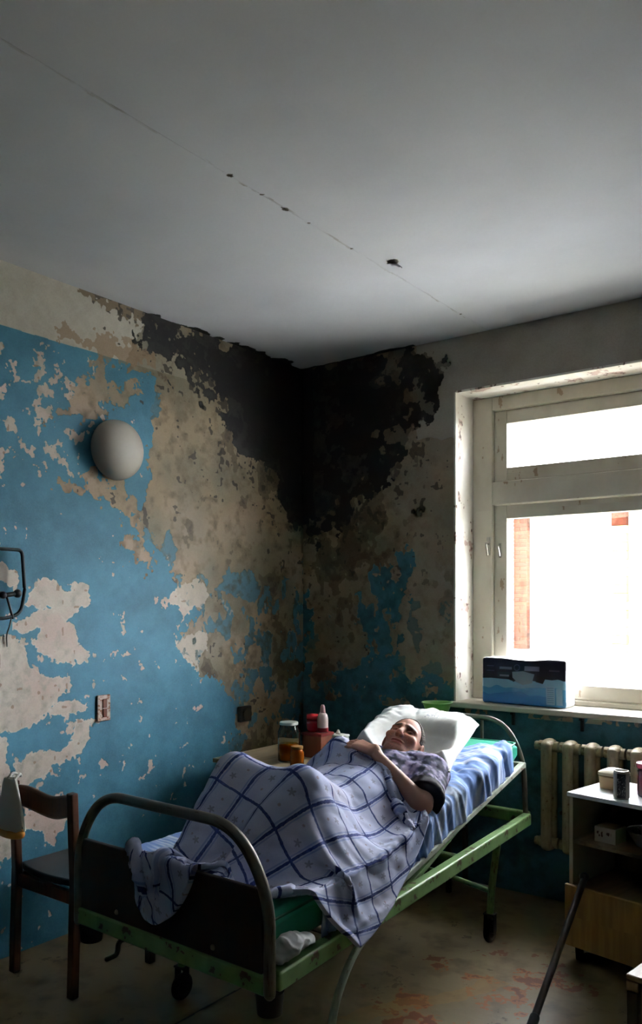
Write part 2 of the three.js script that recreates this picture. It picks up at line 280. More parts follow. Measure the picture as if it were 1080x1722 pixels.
function backWall(x, y, o) {
  const w1 = fbm(x * 7 + 13, y * 7, 4), w2 = fbm(x * 7 + 180, y * 7 + 50, 4), f1 = n2(x * 60 + 300, y * 60), f2 = n2(x * 60 + 490, y * 60);
  const wx = x + 0.030 * w1 + 0.006 * f1, wy = y + 0.030 * w2 + 0.006 * f2;
  const fine = fbm(x * 26 + 211, y * 26, 4), mid = fbm(x * 8 + 131, y * 8 + 7, 4), grain = n2(x * 230, y * 230 + 60);
  let q, h = 90 + 40 * fine;
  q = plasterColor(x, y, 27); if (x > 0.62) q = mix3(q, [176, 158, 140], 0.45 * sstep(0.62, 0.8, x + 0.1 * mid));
  const top = y > 2.40 + 0.05 * mid && x > 0.80 + 0.05 * mid + 0.03 * fine || y > 2.60 && x > 1.0;
  if (top) { q = mix3([174, 167, 152], [158, 150, 134], clamp(0.4 + mid)); h = 160 + 8 * fine; }
  let bl = 1; for (const P of BACK.blue) bl = Math.min(bl, sd(P, wx, wy)); bl += 0.10 * mid + 0.06 * fine - 0.01;
  const tn = sdPoly(BACK.tan, wx, wy) + 0.04 * mid + 0.03 * fine;
  const flk = fbm(x * 15 + 51, y * 12 + 87, 5) + 0.22 * n2(x * 55, y * 46);
  if (!top && bl < 0 && tn > 0 && (flk < 0.17 || y < 0.9)) { q = mix3([66, 116, 128], [44, 84, 90], clamp(0.4 + mid * 1.1 + fine * 0.8)); h = 170; }
  else if (!top && bl < 0.1 && y < 1.5 && fbm(x * 10 + 8, y * 8, 4) > 0.16) { q = mix3(q, [70, 104, 106], 0.6); h = 140; }
  const md0 = sdPoly(BACK.mold, wx, wy), md = md0 + 0.10 * fbm(x * 10 + 77, y * 10, 4) + 0.06 * fine, cd = sdPoly(BACK.core, wx, wy);
  const blot = fbm(x * 9 + 41, y * 9 + 23, 4) + 0.4 * fine;
  if (md < 0) {
    if (cd + 0.22 * blot < 0) { q = mix3(C.mold, [23, 21, 20], clamp(fine + 0.25)); if (blot > 0.06 && x > 0.08) q = mix3([34, 32, 31], [62, 59, 57], clamp(fine + 0.3)); }
    else if (blot < 0.10) q = mix3(C.mold, C.moldG, clamp(fine * 1.6 + 0.3));
    else q = mix3(q, [66, 60, 50], 0.55);
    h = 120 + 40 * fine;
  } else if (!top && md0 < 0.5 && n2(x * 19 + 3, y * 15 + 9) + 0.5 * f1 > 0.50 + md0 * 1.4) q = mix3(q, [52, 46, 36], 0.65);
  put(o, mix3(q, grain > 0 ? [255, 255, 255] : [0, 0, 0], Math.abs(grain) * 0.035), h + 6 * grain);
}
const LW = 2.4, BW = 2.2;
const leftT = surfaceTex(1024, 1250, (u, v, o) => leftWall(u * LW, v * HT, o), THREE.MirroredRepeatWrapping);
const backT = surfaceTex(940, 1250, (u, v, o) => backWall(u * BW, v * HT, o), THREE.ClampToEdgeWrapping);
const leftM = std(0xffffff, 0.62, { ...leftT, bumpScale: 0.004 }), backM = std(0xffffff, 0.66, { ...backT, bumpScale: 0.004 });
const plainT = surfaceTex(512, 512, (u, v, o) => { const y = v * HT, m = fbm(u * 14, v * 12, 4), f = fbm(u * 60, v * 52, 3); put(o, y > PAINT_TOP ? mix3([168, 162, 150], [150, 144, 130], clamp(0.3 + m)) : (m + 0.4 * f > 0.45 ? [150, 140, 126] : mix3([58, 92, 100], [46, 76, 84], clamp(0.4 + m))), y > PAINT_TOP ? 128 : 128 - 60 * (m + 0.4 * f > 0.45)); });
const plainM = std(0xffffff, 0.62, { ...plainT, bumpScale: 0.003 });

// ---------------------------------------------------------------- room shell: left wall x=0, window wall z=0, ceiling 2.93 m
const RX = 4.2, RZ = 6.6, WX0 = 1.045, WX1 = 2.42, WY0 = 0.925, WY1 = 2.634, WD = 0.45;
structure('wall_left', uvFrom(box(-0.25, 0, 0, HT, -WD, RZ + 0.2), (x, y, z) => [z / LW, y / HT]), leftM);
structure('wall_right', uvFrom(box(RX, RX + 0.25, 0, HT, -WD, RZ + 0.2), (x, y, z) => [z / 3, y / HT]), plainM);
structure('wall_front', uvFrom(box(0, RX, 0, HT, RZ, RZ + 0.2), (x, y) => [x / 3, y / HT]), plainM);
let wallBack;
{
  const s = new THREE.Shape([[0, 0], [RX, 0], [RX, HT], [0, HT]].map(p => new THREE.Vector2(...p)));
  s.holes.push(new THREE.Path([[WX0, WY0], [WX0, WY1], [WX1, WY1], [WX1, WY0]].map(p => new THREE.Vector2(...p))));
  const g = new THREE.ExtrudeGeometry(s, { depth: WD, bevelEnabled: false }); g.translate(0, 0, -WD);
  wallBack = structure('wall_back', uvFrom(g, (x, y) => [x / BW, y / HT]), backM);
  // plastered window reveal
  const rt = surfaceTex(256, 512, (u, v, o) => { const m = fbm(u * 5, v * 14, 4), f = fbm(u * 22 + 4, v * 70, 3); let q = mix3([240, 236, 226], [228, 220, 206], clamp(0.4 + m)); if (m + 0.7 * f > 0.42) q = mix3(q, [170, 130, 116], 0.55); if (f > 0.42 && m > 0) q = [120, 104, 92]; put(o, q, 140 + 50 * f); });
  const rm = std(0xffffff, 0.75, { ...rt, bumpScale: 0.003 });
  part(wallBack, 'reveal_plaster', uvFrom(rbox(WX0 - 0.006, WX0 + 0.006, WY0 + 0.03, WY1, -WD, 0.002, 0.004), (x, y, z) => [z * 2 + x, y / 1.7]), rm);
  part(wallBack, 'reveal_plaster', uvFrom(rbox(WX1 - 0.006, WX1 + 0.006, WY0 + 0.03, WY1, -WD, 0.002, 0.004), (x, y, z) => [z * 2 + x, y / 1.7]), rm);
  part(wallBack, 'reveal_plaster', uvFrom(rbox(WX0 + 0.006, WX1 - 0.006, WY1 - 0.006, WY1 + 0.006, -WD, 0.002, 0.004), (x, y, z) => [z * 2 + y, x / 1.7]), rm);
}
// ceiling: two slabs with a plastered joint that has cracked open
{
  const ceil = structGroup('ceiling'), JX = 1.24;
  const ct = surfaceTex(1024, 1024, (u, v, o) => {
    const x = u * 4, z = v * 4, m = fbm(x * 3, z * 3, 4), f = fbm(x * 14 + 3, z * 14, 3), g = n2(x * 110, z * 110);
    let q = mix3([210, 211, 214], [199, 200, 203], clamp(0.4 + m)), h = 150 + 10 * f + 4 * g;
    const j = Math.abs(x - JX - 0.008 * n2(z * 9, 4)), along = sstep(0.25, 0.4, z) ;
    if (j < 0.003 + 0.005 * f && along) { q = mix3(q, [150, 144, 134], clamp(0.2 + 0.5 * n2(z * 22, 7))); h = 110; }
    const edge = Math.min(x, 9), cz = z; // mould in the corner, on the slab itself
    const cm = Math.min(edge - 0.018 - 0.03 * fbm(z * 9, 3, 3) * 2, 9) + (z > 1.0 ? (z - 1.0) * 0.16 : 0);
    if (cm + 0.05 * f < 0 && cz < 1.25) q = mix3([40, 37, 33], [24, 22, 20], clamp(0.5 + f));
    if (z < 0.035 + 0.03 * fbm(x * 8, 5, 3) && x < 0.8) q = [34, 32, 29];
    for (const [pz, r] of [[1.985, 0.009], [1.69, 0.013], [1.27, 0.008], [0.31, 0.006], [1.82, 0.006], [1.55, 0.006]]) if (Math.hypot(x - JX, z - pz) < r * (1 + 0.6 * g)) { q = [92, 82, 70]; h = 60; }
    const hx = x - 1.31, hz = z - 1.055, hole = Math.hypot(hx * 1.1, hz) + 0.016 * fbm(x * 40, z * 40, 3); if (hole < 0.032) { q = hole < 0.024 ? [104, 98, 88] : [214, 212, 206]; h = 40; }
    put(o, q, h);
  });
  const cm = std(0xffffff, 0.8, { ...ct, bumpScale: 0.004 }), uvc = g => uvFrom(g, (x, y, z) => [x / 4, z / 4]);
  part(ceil, 'ceiling_slab', uvc(box(-0.25, JX - 0.0008, HT, HT + 0.25, -WD, RZ + 0.2)), cm);
  part(ceil, 'ceiling_slab', uvc(box(JX + 0.0008, RX + 0.25, HT, HT + 0.25, -WD, RZ + 0.2)), cm);
  part(ceil, 'joint_filler', uvc(box(JX - 0.0007, JX + 0.0007, HT + 0.0008, HT + 0.2, -WD, RZ)), cm);
  // loose plaster flake hanging at the hole
  const fl = gridGeo(6, 6, (u, v) => V(1.285 + u * 0.05, HT - 0.004 - 0.022 * u * u + 0.004 * Math.sin(v * 5), 1.03 + v * 0.04 * (1 - 0.4 * u)));
  part(ceil, 'loose_flake', thicken(fl, 6, 6, 0.003), cm);
}
// floor: worn brown sheet covering with rust-coloured spill stains
{
  const ft = surfaceTex(1280, 1280, (u, v, o) => {
    const x = u * 4, z = v * 4.2, m = fbm(x * 2.3 + 8, z * 2.3, 4), f = fbm(x * 13, z * 13 + 6, 4), g = n2(x * 150, z * 150), st = fbm(x * 3, z * 22, 3);
    let q = mix3([138, 124, 94], [112, 99, 72], clamp(0.45 + m)), h = 128 + 8 * g; q = mix3(q, [84, 70, 50], clamp(f * 1.1)); q = mix3(q, [150, 134, 104], clamp(st * 0.8) * 0.5);
    const seam = Math.abs(x - 0.98 - 0.003 * n2(z * 5, 1)); if (seam < 0.004) { q = [44, 36, 26]; h = 60; }
    const d = Math.hypot((x - 1.78) / 0.38, (z - 1.15) / 0.42), wx = x + 0.06 * fbm(x * 6 + 3, z * 6, 3), wz = z + 0.06 * fbm(x * 6, z * 6 + 40, 3);
    const s = fbm(wx * 7 + 2, wz * 7 + 90, 4) + 0.30 * n2(wx * 24, wz * 24) + 0.18 * n2(x * 62, z * 62) + 0.08 * g; if (d < 1.3 && s > 0.16 + 0.35 * d * d * 0.6) q = mix3(q, s > 0.36 ? [104, 46, 18] : [150, 82, 32], 0.8);
    const yl = Math.abs((x - 1.66) + 0.5 * (z - 1.2) + 0.05 * fbm(z * 8, 3, 3)); if (yl < 0.045 + 0.03 * f && z > 0.98 && z < 1.6) q = mix3(q, [150, 114, 56], 0.4);
    if (fbm(x * 9 + 33, z * 9, 4) + 0.3 * n2(x * 40, z * 40) + 0.2 * g > 0.70) q = mix3(q, [66, 48, 30], 0.6);
    put(o, q, h);
  });
  structure('floor', uvFrom(box(-0.25, RX + 0.25, -0.25, 0, -WD, RZ + 0.2), (x, y, z) => [x / 4, z / 4.2]), std(0xffffff, 0.42, { ...ft, bumpScale: 0.0012 }));
}

// ---------------------------------------------------------------- window: painted wooden frame with transom, double sashes, sill
const winT = surfaceTex(256, 256, (u, v, o) => { const m = fbm(u * 9, v * 5, 4), f = fbm(u * 46, v * 20, 3); let q = mix3([224, 217, 200], [208, 199, 180], clamp(0.35 + m)); if (m + 0.8 * f > 0.72) q = mix3(q, [150, 116, 84], 0.6); put(o, q, 150 - (m + 0.8 * f > 0.72) * 60); });
const winM = std(0xffffff, 0.5, { ...winT, bumpScale: 0.001 }), glassM = phys(0xffffff, 0, { transmission: 1, thickness: 0, ior: 1.5 });
const metalM = std(0xb9b6ac, 0.35, { metalness: 0.8 });
{
  const w = structGroup('window_1'), fx0 = 1.052, fx1 = WX1 - 0.007, zf = -0.2, zb = -0.3, sill = 0.958;
  const bar = (n, a) => part(w, n, boxUV(rbox(...a, 0.006)), winM);
  bar('frame_stile', [fx0, 1.17, sill, 2.627, zb, zf]); bar('frame_stile', [fx1 - 0.118, fx1, sill, 2.627, zb, zf]);
  bar('frame_head', [1.1701, fx1 - 0.1181, 2.552, 2.627, zb, zf]); bar('transom', [1.1701, fx1 - 0.1181, 2.03, 2.157, zb, zf + 0.006]); bar('frame_bottom', [1.1701, fx1 - 0.1181, sill, 0.985, zb, zf]);
  const sash = (x0, x1, y0, y1, z0, z1, t, n) => {
    const s = part(w, n, boxUV(merge([rbox(x0, x0 + t, y0, y1, z0, z1, 0.005), rbox(x1 - t, x1, y0, y1, z0, z1, 0.005), rbox(x0 + t, x1 - t, y0, y0 + t, z0, z1, 0.005), rbox(x0 + t, x1 - t, y1 - t, y1, z0, z1, 0.005)])), winM);
    part(s, 'glass_pane', box(x0 + t - 0.004, x1 - t + 0.004, y0 + t - 0.004, y1 - t + 0.004, (z0 + z1) / 2, (z0 + z1) / 2 + 0.0001), glassM);
    return s;
  };
  for (const [x0, x1, y0, y1] of [[1.173, fx1 - 0.121, 2.160, 2.549], [1.173, fx1 - 0.121, 0.988, 2.027]]) { sash(x0, x1, y0, y1, -0.262, -0.222, 0.074, 'inner_sash'); }
  for (const [x0, x1, y0, y1] of [[1.15, fx1 - 0.096, 2.145, 2.57], [1.15, fx1 - 0.096, 0.984, 2.044]]) { sash(x0, x1, y0, y1, -0.40, -0.365, 0.045, 'outer_sash'); }
  const outer = (n, a) => part(w, n, boxUV(rbox(...a, 0.004)), winM);
  outer('outer_frame_stile', [fx0, 1.148, sill, 2.627, -0.42, -0.35]); outer('outer_frame_stile', [fx1 - 0.094, fx1, sill, 2.627, -0.42, -0.35]);
  outer('outer_frame_head', [1.1481, fx1 - 0.0941, 2.572, 2.627, -0.42, -0.35]); outer('outer_transom', [1.1481, fx1 - 0.0941, 2.046, 2.143, -0.42, -0.35]); outer('outer_frame_bottom', [1.1481, fx1 - 0.0941, sill, 0.982, -0.42, -0.35]);
  part(w, 'latch_handle', merge([rbox(1.138, 1.158, 1.755, 1.855, -0.2, -0.194, 0.002), tube(fillet([V(1.148, 1.82, -0.195), V(1.148, 1.82, -0.165), V(1.16, 1.755, -0.16)], 0.012), 0.006)]), metalM, 'metal latch handle on the frame');
  part(w, 'latch_handle', merge([rbox(1.200, 1.216, 1.74, 1.82, -0.222, -0.217, 0.002), tube(fillet([V(1.208, 1.8, -0.218), V(1.208, 1.8, -0.19), V(1.22, 1.75, -0.186)], 0.01), 0.005)]), metalM, 'metal latch handle on the sash');
  part(w, 'window_sill', boxUV(rbox(1.02, WX1 + 0.025, 0.928, 0.958, -0.45, 0.035, 0.008)), winM);
  const br = std(0x2a2823, 0.6, { metalness: 0.4 });
  for (const x of [1.385, 1.745, 2.2]) part(w, 'sill_bracket', merge([rbox(x - 0.008, x + 0.008, 0.86, 0.9275, 0, 0.012, 0.002), rbox(x - 0.008, x + 0.008, 0.915, 0.9275, 0.012, 0.03, 0.002)]), br, 'dark steel sill bracket');
}
// yard and outbuilding seen through the window
{
  const gt = dataTex(256, 256, (u, v, o) => { const m = fbm(u * 20, v * 20, 5); put(o, mix3([122, 122, 112], [100, 102, 92], clamp(0.5 + m))); });
  gt.repeat.set(1, 1); structure('ground', uvFrom(box(-40, 40, -0.9, -0.6, -60, -WD - 0.02), (x, y, z) => [x / 12, z / 12]), std(0xffffff, 0.9, { map: gt }));
  structure('added_bounce_strip', uvFrom(rbox(-6, 10, -0.6, -0.56, -3.0, -WD - 0.03, 0.01), (x, y, z) => [x / 3, z / 3]), std(0xffffff, 0.9, { map: dataTex(256, 256, (u, v, o) => put(o, mix3([240, 243, 248], [228, 232, 238], clamp(0.5 + fbm(u * 20, v * 20, 4))), 0)) }));  // unseen pale strip, added to bounce sunlight onto the ceiling near the window
  const b = thing('outbuilding', 'white rendered outbuilding with a red brick pier seen through the window', 'building', [-2, -0.6, -12]);
  const rt = dataTex(256, 256, (u, v, o) => { const m = fbm(u * 16, v * 16, 4); put(o, mix3([232, 229, 222], [218, 214, 206], clamp(0.5 + m))); });
  const rm = std(0xffffff, 0.9, { map: rt });
  part(b, 'wall', boxUV(box(-9, 3, -0.6, 3.6, -15, -11.12), 0.3), rm); part(b, 'plinth', boxUV(rbox(-9.05, 3.05, -0.6, 0.58, -11.1199, -10.95, 0.02), 0.3), rm);
  part(b, 'cornice', boxUV(rbox(-9.2, 3.2, 3.15, 3.45, -11.1199, -10.85, 0.02), 0.3), rm); part(b, 'roof', rbox(-9.3, 3.3, 3.601, 3.75, -15.2, -10.8, 0.03), std(0xcfcac0, 0.8));
  part(b, 'added_shade_wing', boxUV(rbox(0.6, 3.2, -0.6, 4.6, -11.1, -6.6, 0.02), 0.3), rm); part(b, 'added_wing_roof', rbox(0.4, 3.4, 4.601, 4.72, -11.1, -6.4, 0.03), std(0xcfcac0, 0.8));  // unseen wing and roof, added to shade the ground before the brick pier
  const bm = [[54, 24, 14], [60, 26, 15], [47, 21, 13], [54, 27, 18]].map(c => phys(new THREE.Color().setRGB(c[0] / 255, c[1] / 255, c[2] / 255, THREE.SRGBColorSpace), 1, { specularIntensity: 0.1 }));
  const long = new RoundedBoxGeometry(0.276, 0.064, 0.16, 1, 0.005), half = new RoundedBoxGeometry(0.133, 0.064, 0.16, 1, 0.005);
  part(b, 'mortar_core', box(-3.42, -3.155, 0.585, 3.145, -11.1199, -10.965), phys(0x3c2c22, 1, { specularIntensity: 0.1 }));
  for (let i = 0; i < 34; i++) { const y = 0.585 + 0.0375 + i * 0.0752; if (i % 2) piece(b, 'brick', long, bm[(rnd() * 4) | 0], -3.288 + 0.004 * rnd(), y, -11.03 + 0.008 * rnd()); else for (const s of [-1, 1]) piece(b, 'brick', half, bm[(rnd() * 4) | 0], -3.288 + s * 0.0715, y, -11.03 + 0.008 * rnd()); }
  const ym = [0x948450, 0x8c7c46, 0x9c8e5a].map(c => phys(c, 1, { specularIntensity: 0.1 })), yb = new RoundedBoxGeometry(0.27, 0.15, 0.16, 1, 0.01);
  for (let i = 0; i < 17; i++) { const y = 0.585 + 0.076 + i * 0.151; piece(b, 'block', i > 14 ? yb : yb, i > 14 ? bm[i % 4] : ym[(rnd() * 3) | 0], -1.425 + 0.01 * (rnd() - 0.5), y, -11.04 + 0.01 * rnd()); }
}

// ---------------------------------------------------------------- hospital bed (its frame is slightly racked): u = 0 foot .. 1 head, w = 0 right .. 1 left
const RF = [1.714, 2.34], LF = [0.898, 2.322], RH = [1.593, 0.30], LH = [0.79, 0.285];
const bp = (u, w, y) => V(mix(mix(RF[0], RH[0], u), mix(LF[0], LH[0], u), w), y, mix(mix(RF[1], RH[1], u), mix(LF[1], LH[1], u), w));
const uz = z => clamp((2.33 - z) / 2.04), xr = z => mix(RF[0], RH[0], uz(z)), xl = z => mix(LF[0], LH[0], uz(z));
const deckY = z => 0.515 + Math.max(0, 1.75 - z) * 0.162;         // raised back section
const MT = 0.118, topY = z => deckY(z) + MT;
function chipped(base, rust, s = 1) { return dataTex(256, 256, (u, v, o) => { const m = fbm(u * 10 * s, v * 10 * s, 4), f = fbm(u * 40 * s, v * 40 * s, 3); let q = mix3(base, base.map(c => c * 0.86), clamp(0.4 + m)); if (m + f > 0.62) q = rust; put(o, q); }); }
const greenM = std(0xffffff, 0.42, { map: chipped([128, 164, 104], [84, 66, 42]) }), paleM = std(0xffffff, 0.45, { map: chipped([186, 196, 176], [130, 104, 80], 1.6) });
const greyTubeM = std(0xffffff, 0.4, { map: chipped([112, 108, 98], [70, 58, 44]), metalness: 0.25 }), rubberM = std(0x17171a, 0.6);
function woodTex(a, b, s = 1) { return dataTex(256, 256, (u, v, o) => { const g = fbm(u * 40 * s, v * 3 * s, 4), r = fbm(u * 9, v * 1.4 + 7, 3); put(o, mix3(a, b, clamp(0.5 + g * 0.9 + r * 0.5))); }); }
const panelM = std(0xffffff, 0.55, { map: woodTex([40, 22, 15], [26, 14, 10]) });
const bed = thing('hospital_bed', 'green metal hospital bed with a raised back section and a dark footboard', 'bed', [1.25, 0, 1.31]);
{
  const y = 0.475, rail = (a, b) => boxUV(beam(a, b, 0.042, 0.055, 0.008), 2);
  part(bed, 'foot_rail', rail(bp(0, 0, y), bp(0, 1, y)), greenM); part(bed, 'head_rail', rail(bp(1, 0, y), bp(1, 1, y)), greenM);
  part(bed, 'side_rail', rail(bp(0.012, 0, y), bp(0.988, 0, y)), greenM); part(bed, 'side_rail', rail(bp(0.012, 1, y), bp(0.988, 1, y)), greenM);
  for (const u of [0.3, 0.62]) part(bed, 'cross_bar', rail(bp(u, 0.03, y - 0.01), bp(u, 0.97, y - 0.01)), greenM);
  for (const w of [0.02, 0.98]) part(bed, 'corner_bumper', merge([cyl(bp(0.012, w, 0).x, 0.385, 0.446, bp(0.012, w, 0).z, 0.034, 0.04), cyl(bp(0.012, w, 0).x, 0.44, 0.449, bp(0.012, w, 0).z, 0.02)]), rubberM, 'black rubber bumper');
  // footboard: bent tube arch around a dark wooden panel
  const fo = (w, yy) => bp(-0.004, w, yy);
  part(bed, 'footboard_arch', tube(fillet([fo(-0.012, 0.455), fo(-0.012, 0.72), fo(0.14, 0.885), fo(0.86, 0.885), fo(1.01, 0.72), fo(1.01, 0.455)], 0.2, 12), 0.0165, { radial: 14 }), greyTubeM, 'grey bent tube arch');
  part(bed, 'footboard_panel', boxUV(beam(fo(0.015, 0.616), fo(0.985, 0.616), 0.016, 0.226, 0.004), 3), panelM, 'dark brown wooden panel');
  for (const w of [0.24, 0.76]) { const s = bp(0.011, w, 0.5); part(bed, 'panel_bolt', at(new THREE.SphereGeometry(0.009, 12, 8), fo(w, 0.53).x, 0.53, fo(w, 0.53).z + 0.006), greyTubeM); }
  const he = (w, yy) => bp(0.995, w, yy);
  part(bed, 'headboard_arch', tube(fillet([he(0.015, 0.46), he(0.03, 0.76), he(0.16, 0.93), he(0.84, 0.93), he(0.97, 0.76), he(0.985, 0.46)], 0.2, 12), 0.0125, { radial: 12 }), greyTubeM, 'grey bent tube arch');
  for (const w of [0.3, 0.5, 0.7]) part(bed, 'headboard_bar', tube([he(w, 0.5), he(w, 0.925)], 0.008, { seg: 2 }), greyTubeM);
  // lying surface: flat foot section and hinged back section with a steel lattice
  const dz = 0.012, e = (z, w) => { const p = bp(uz(z), w, deckY(z) - dz); return p; };
  part(bed, 'back_frame', merge([beam(e(1.75, 0.018), e(0.345, 0.018), 0.03, 0.026, 0.006), beam(e(1.75, 0.982), e(0.345, 0.982), 0.03, 0.026, 0.006), beam(e(0.345, 0.0), e(0.345, 1.0), 0.03, 0.026, 0.006), beam(e(1.73, 0.03), e(1.73, 0.97), 0.026, 0.022, 0.006)].map(g => boxUV(g, 2))), paleM, 'pale flaking back section frame');
  const lat = []; for (let i = 0; i < 9; i++) lat.push(beam(e(1.6 - i * 0.145, 0.02), e(1.6 - i * 0.145, 0.98), 0.018, 0.004, 0.001)); for (let i = 1; i < 6; i++) lat.push(beam(e(1.75, i / 6), e(0.345, i / 6), 0.018, 0.004, 0.001));
  part(bed, 'lattice', merge(lat), greyTubeM);
  const flat = []; for (let i = 0; i < 5; i++) flat.push(beam(bp(0.04 + i * 0.055, 0.02, 0.506), bp(0.04 + i * 0.055, 0.98, 0.506), 0.02, 0.005, 0.001)); part(bed, 'foot_lattice', merge(flat), greyTubeM);
  for (const w of [0.05, 0.95]) part(bed, 'back_support', beam(bp(0.42, w, 0.47), e(0.72, w), 0.022, 0.022, 0.004), greenM);
  // legs with castors
  const castor = (leg, x, z, a) => {
    const c = part(leg, 'castor', merge([beam(V(x - 0.022, 0.05, z), V(x - 0.022, 0.125, z), 0.004, 0.03, 0.001, V(0, 0, 1)), beam(V(x + 0.022, 0.05, z), V(x + 0.022, 0.125, z), 0.004, 0.03, 0.001, V(0, 0, 1)), rbox(x - 0.026, x + 0.026, 0.12, 0.128, z - 0.02, z + 0.02, 0.003)]), rubberM);
    const g = merge([new THREE.TorusGeometry(0.036, 0.014, 12, 28), new THREE.CylinderGeometry(0.034, 0.034, 0.022, 24).rotateX(Math.PI / 2), new THREE.CylinderGeometry(0.008, 0.008, 0.05, 12).rotateX(Math.PI / 2)]); g.rotateY(Math.PI / 2 + 0); at(g, x, 0.05, z);
    part(c, 'wheel', g, rubberM, 'black castor wheel');
  };
  const leg = (pts, r, x, z, m) => { const l = part(bed, 'leg', tube(fillet(pts, 0.06, 8), r, { radial: 12 }), m); castor(l, x, z); return l; };
  leg([V(1.688, 0.452, 1.80), V(1.715, 0.41, 1.96), V(1.722, 0.3, 2.06), V(1.722, 0.128, 2.075)], 0.012, 1.722, 2.075, paleM);
  leg([V(0.905, 0.452, 1.84), V(0.87, 0.3, 1.845), V(0.864, 0.128, 1.845)], 0.016, 0.864, 1.845, greenM);
  leg([V(1.616, 0.452, 0.70), V(1.575, 0.24, 0.67), V(1.565, 0.128, 0.665)], 0.016, 1.565, 0.665, greenM);
  leg([V(0.82, 0.452, 0.70), V(0.86, 0.24, 0.67), V(0.862, 0.128, 0.665)], 0.016, 0.862, 0.665, greenM);
  part(bed, 'brace', tube([V(1.572, 0.225, 0.668), V(1.25, 0.29, 0.72), V(0.862, 0.225, 0.668)], 0.011), greenM);
  part(bed, 'crank_handle', tube(fillet([V(1.1, 0.44, 2.3), V(1.1, 0.44, 2.34), V(1.1, 0.40, 2.345), V(1.1, 0.40, 2.385)], 0.015), 0.008), greyTubeM);
}
// green vinyl mattress that follows the raised back
const vinylM = std(0x34a888, 0.38);
const XS = z => [xl(z) + 0.03, xr(z) - 0.032];
{
  const n = 60, prof = []; const R = 0.03;
  for (const [cx, cy, a0] of [[1, 1, 0], [0, 1, 90], [0, 0, 180], [1, 0, 270]]) for (let k = 0; k <= 5; k++) { const a = (a0 + k * 18) * Math.PI / 180; prof.push([cx, cy, Math.cos(a), Math.sin(a)]); }
  const z0 = 2.305, z1 = 0.375, m = prof.length;
  const g = gridGeo(m, n, (s, t) => { const [cx, cy, a, b] = prof[Math.round(s * m) % m], end = Math.min(t * n, (1 - t) * n, 3) / 3, sh = 1 - 0.5 * (1 - end) ** 2; const z = mix(z0, z1, t), [L, Rr] = XS(z); const c = deckY(z) + MT / 2 + 0.001; return V(cx ? Rr - R + a * R : L + R + a * R, c + (cy ? (MT / 2 - R) : -(MT / 2 - R)) * sh + b * R * sh, z); });
  const cap = (z, flip) => { const [L, Rr] = XS(z), c = deckY(z) + MT / 2 + 0.001; return rbox(L + 0.014, Rr - 0.014, c - MT / 4 - 0.012, c + MT / 4 + 0.012, z - 0.006, z + 0.006, 0.005); };
  const mt = thing('mattress', 'green vinyl mattress on the bed, bare at its foot and upper corner', 'mattress', [1.25, 0.52, 1.34]);
  part(mt, 'cover', merge([g, cap(z0, 1), cap(z1, 0)]), vinylM);
  const piping = tube([...Array(40)].map((_, i) => { const z = mix(z0 - 0.02, z1 + 0.02, i / 39), x = XS(z)[1] - 0.002; return V(x, deckY(z) + MT - 0.014, z); }), 0.004, { radial: 6 });
  part(mt, 'piping', piping, std(0x23775c, 0.4));
}

// ---------------------------------------------------------------- patient lying on the back, knees drawn up, hands on the belly
const P = {
  neck0: [1.378, 0.828, 1.165], headC: [1.36, 0.89, 1.07], chest: [1.375, 0.812, 1.22], belly: [1.365, 0.778, 1.43], pelvis: [1.36, 0.742, 1.66],
  shL: [1.52, 0.812, 1.135], elL: [1.617, 0.748, 1.355], wrL: [1.43, 0.927, 1.392],
  shR: [1.215, 0.815, 1.12], elR: [1.10, 0.765, 1.37], wrR: [1.25, 0.916, 1.36],
  hipL: [1.45, 0.745, 1.69], knL: [1.50, 0.905, 1.93], anL: [1.47, 0.70, 2.17], hipR: [1.27, 0.745, 1.69], knR: [1.22, 0.915, 1.93], anR: [1.25, 0.70, 2.19],
};
const torso = (x, y, z) => {
  const q = (a, b, ra, rb, sy) => { const my = mix(a[1], b[1], clamp((z - a[2]) / (b[2] - a[2]))); return capsule(x, my + (y - my) * sy, z, a, b, ra, rb); };
  let d = q(P.chest, P.belly, 0.142, 0.138, 1.62); d = smin(d, q(P.belly, P.pelvis, 0.135, 0.14, 1.6), 0.06);
  d = smin(d, capsule(x, y, z, P.shL, P.shR, 0.058, 0.058), 0.08);
  return d;
};
const upperArms = (x, y, z) => Math.min(capsule(x, y, z, P.shL, P.elL, 0.052, 0.040), capsule(x, y, z, P.shR, P.elR, 0.052, 0.040));
const limbs = (x, y, z) => {
  let d = smin(torso(x, y, z), upperArms(x, y, z), 0.05);
  for (const s of ['L', 'R']) {
    d = smin(d, capsule(x, y, z, P['el' + s], P['wr' + s], 0.039, 0.0215), 0.012);
    d = smin(d, capsule(x, y, z, P['hip' + s], P['kn' + s], 0.078, 0.052), 0.04); d = smin(d, capsule(x, y, z, P['kn' + s], P['an' + s], 0.052, 0.036), 0.02);
    const a = P['an' + s]; d = smin(d, capsule(x, y, z, [a[0], a[1] - 0.02, a[2]], [a[0], a[1] - 0.03, a[2] + 0.09], 0.036, 0.024), 0.02);
  }
  return smin(d, capsule(x, y, z, P.neck0, P.headC, 0.056, 0.05), 0.03);
};
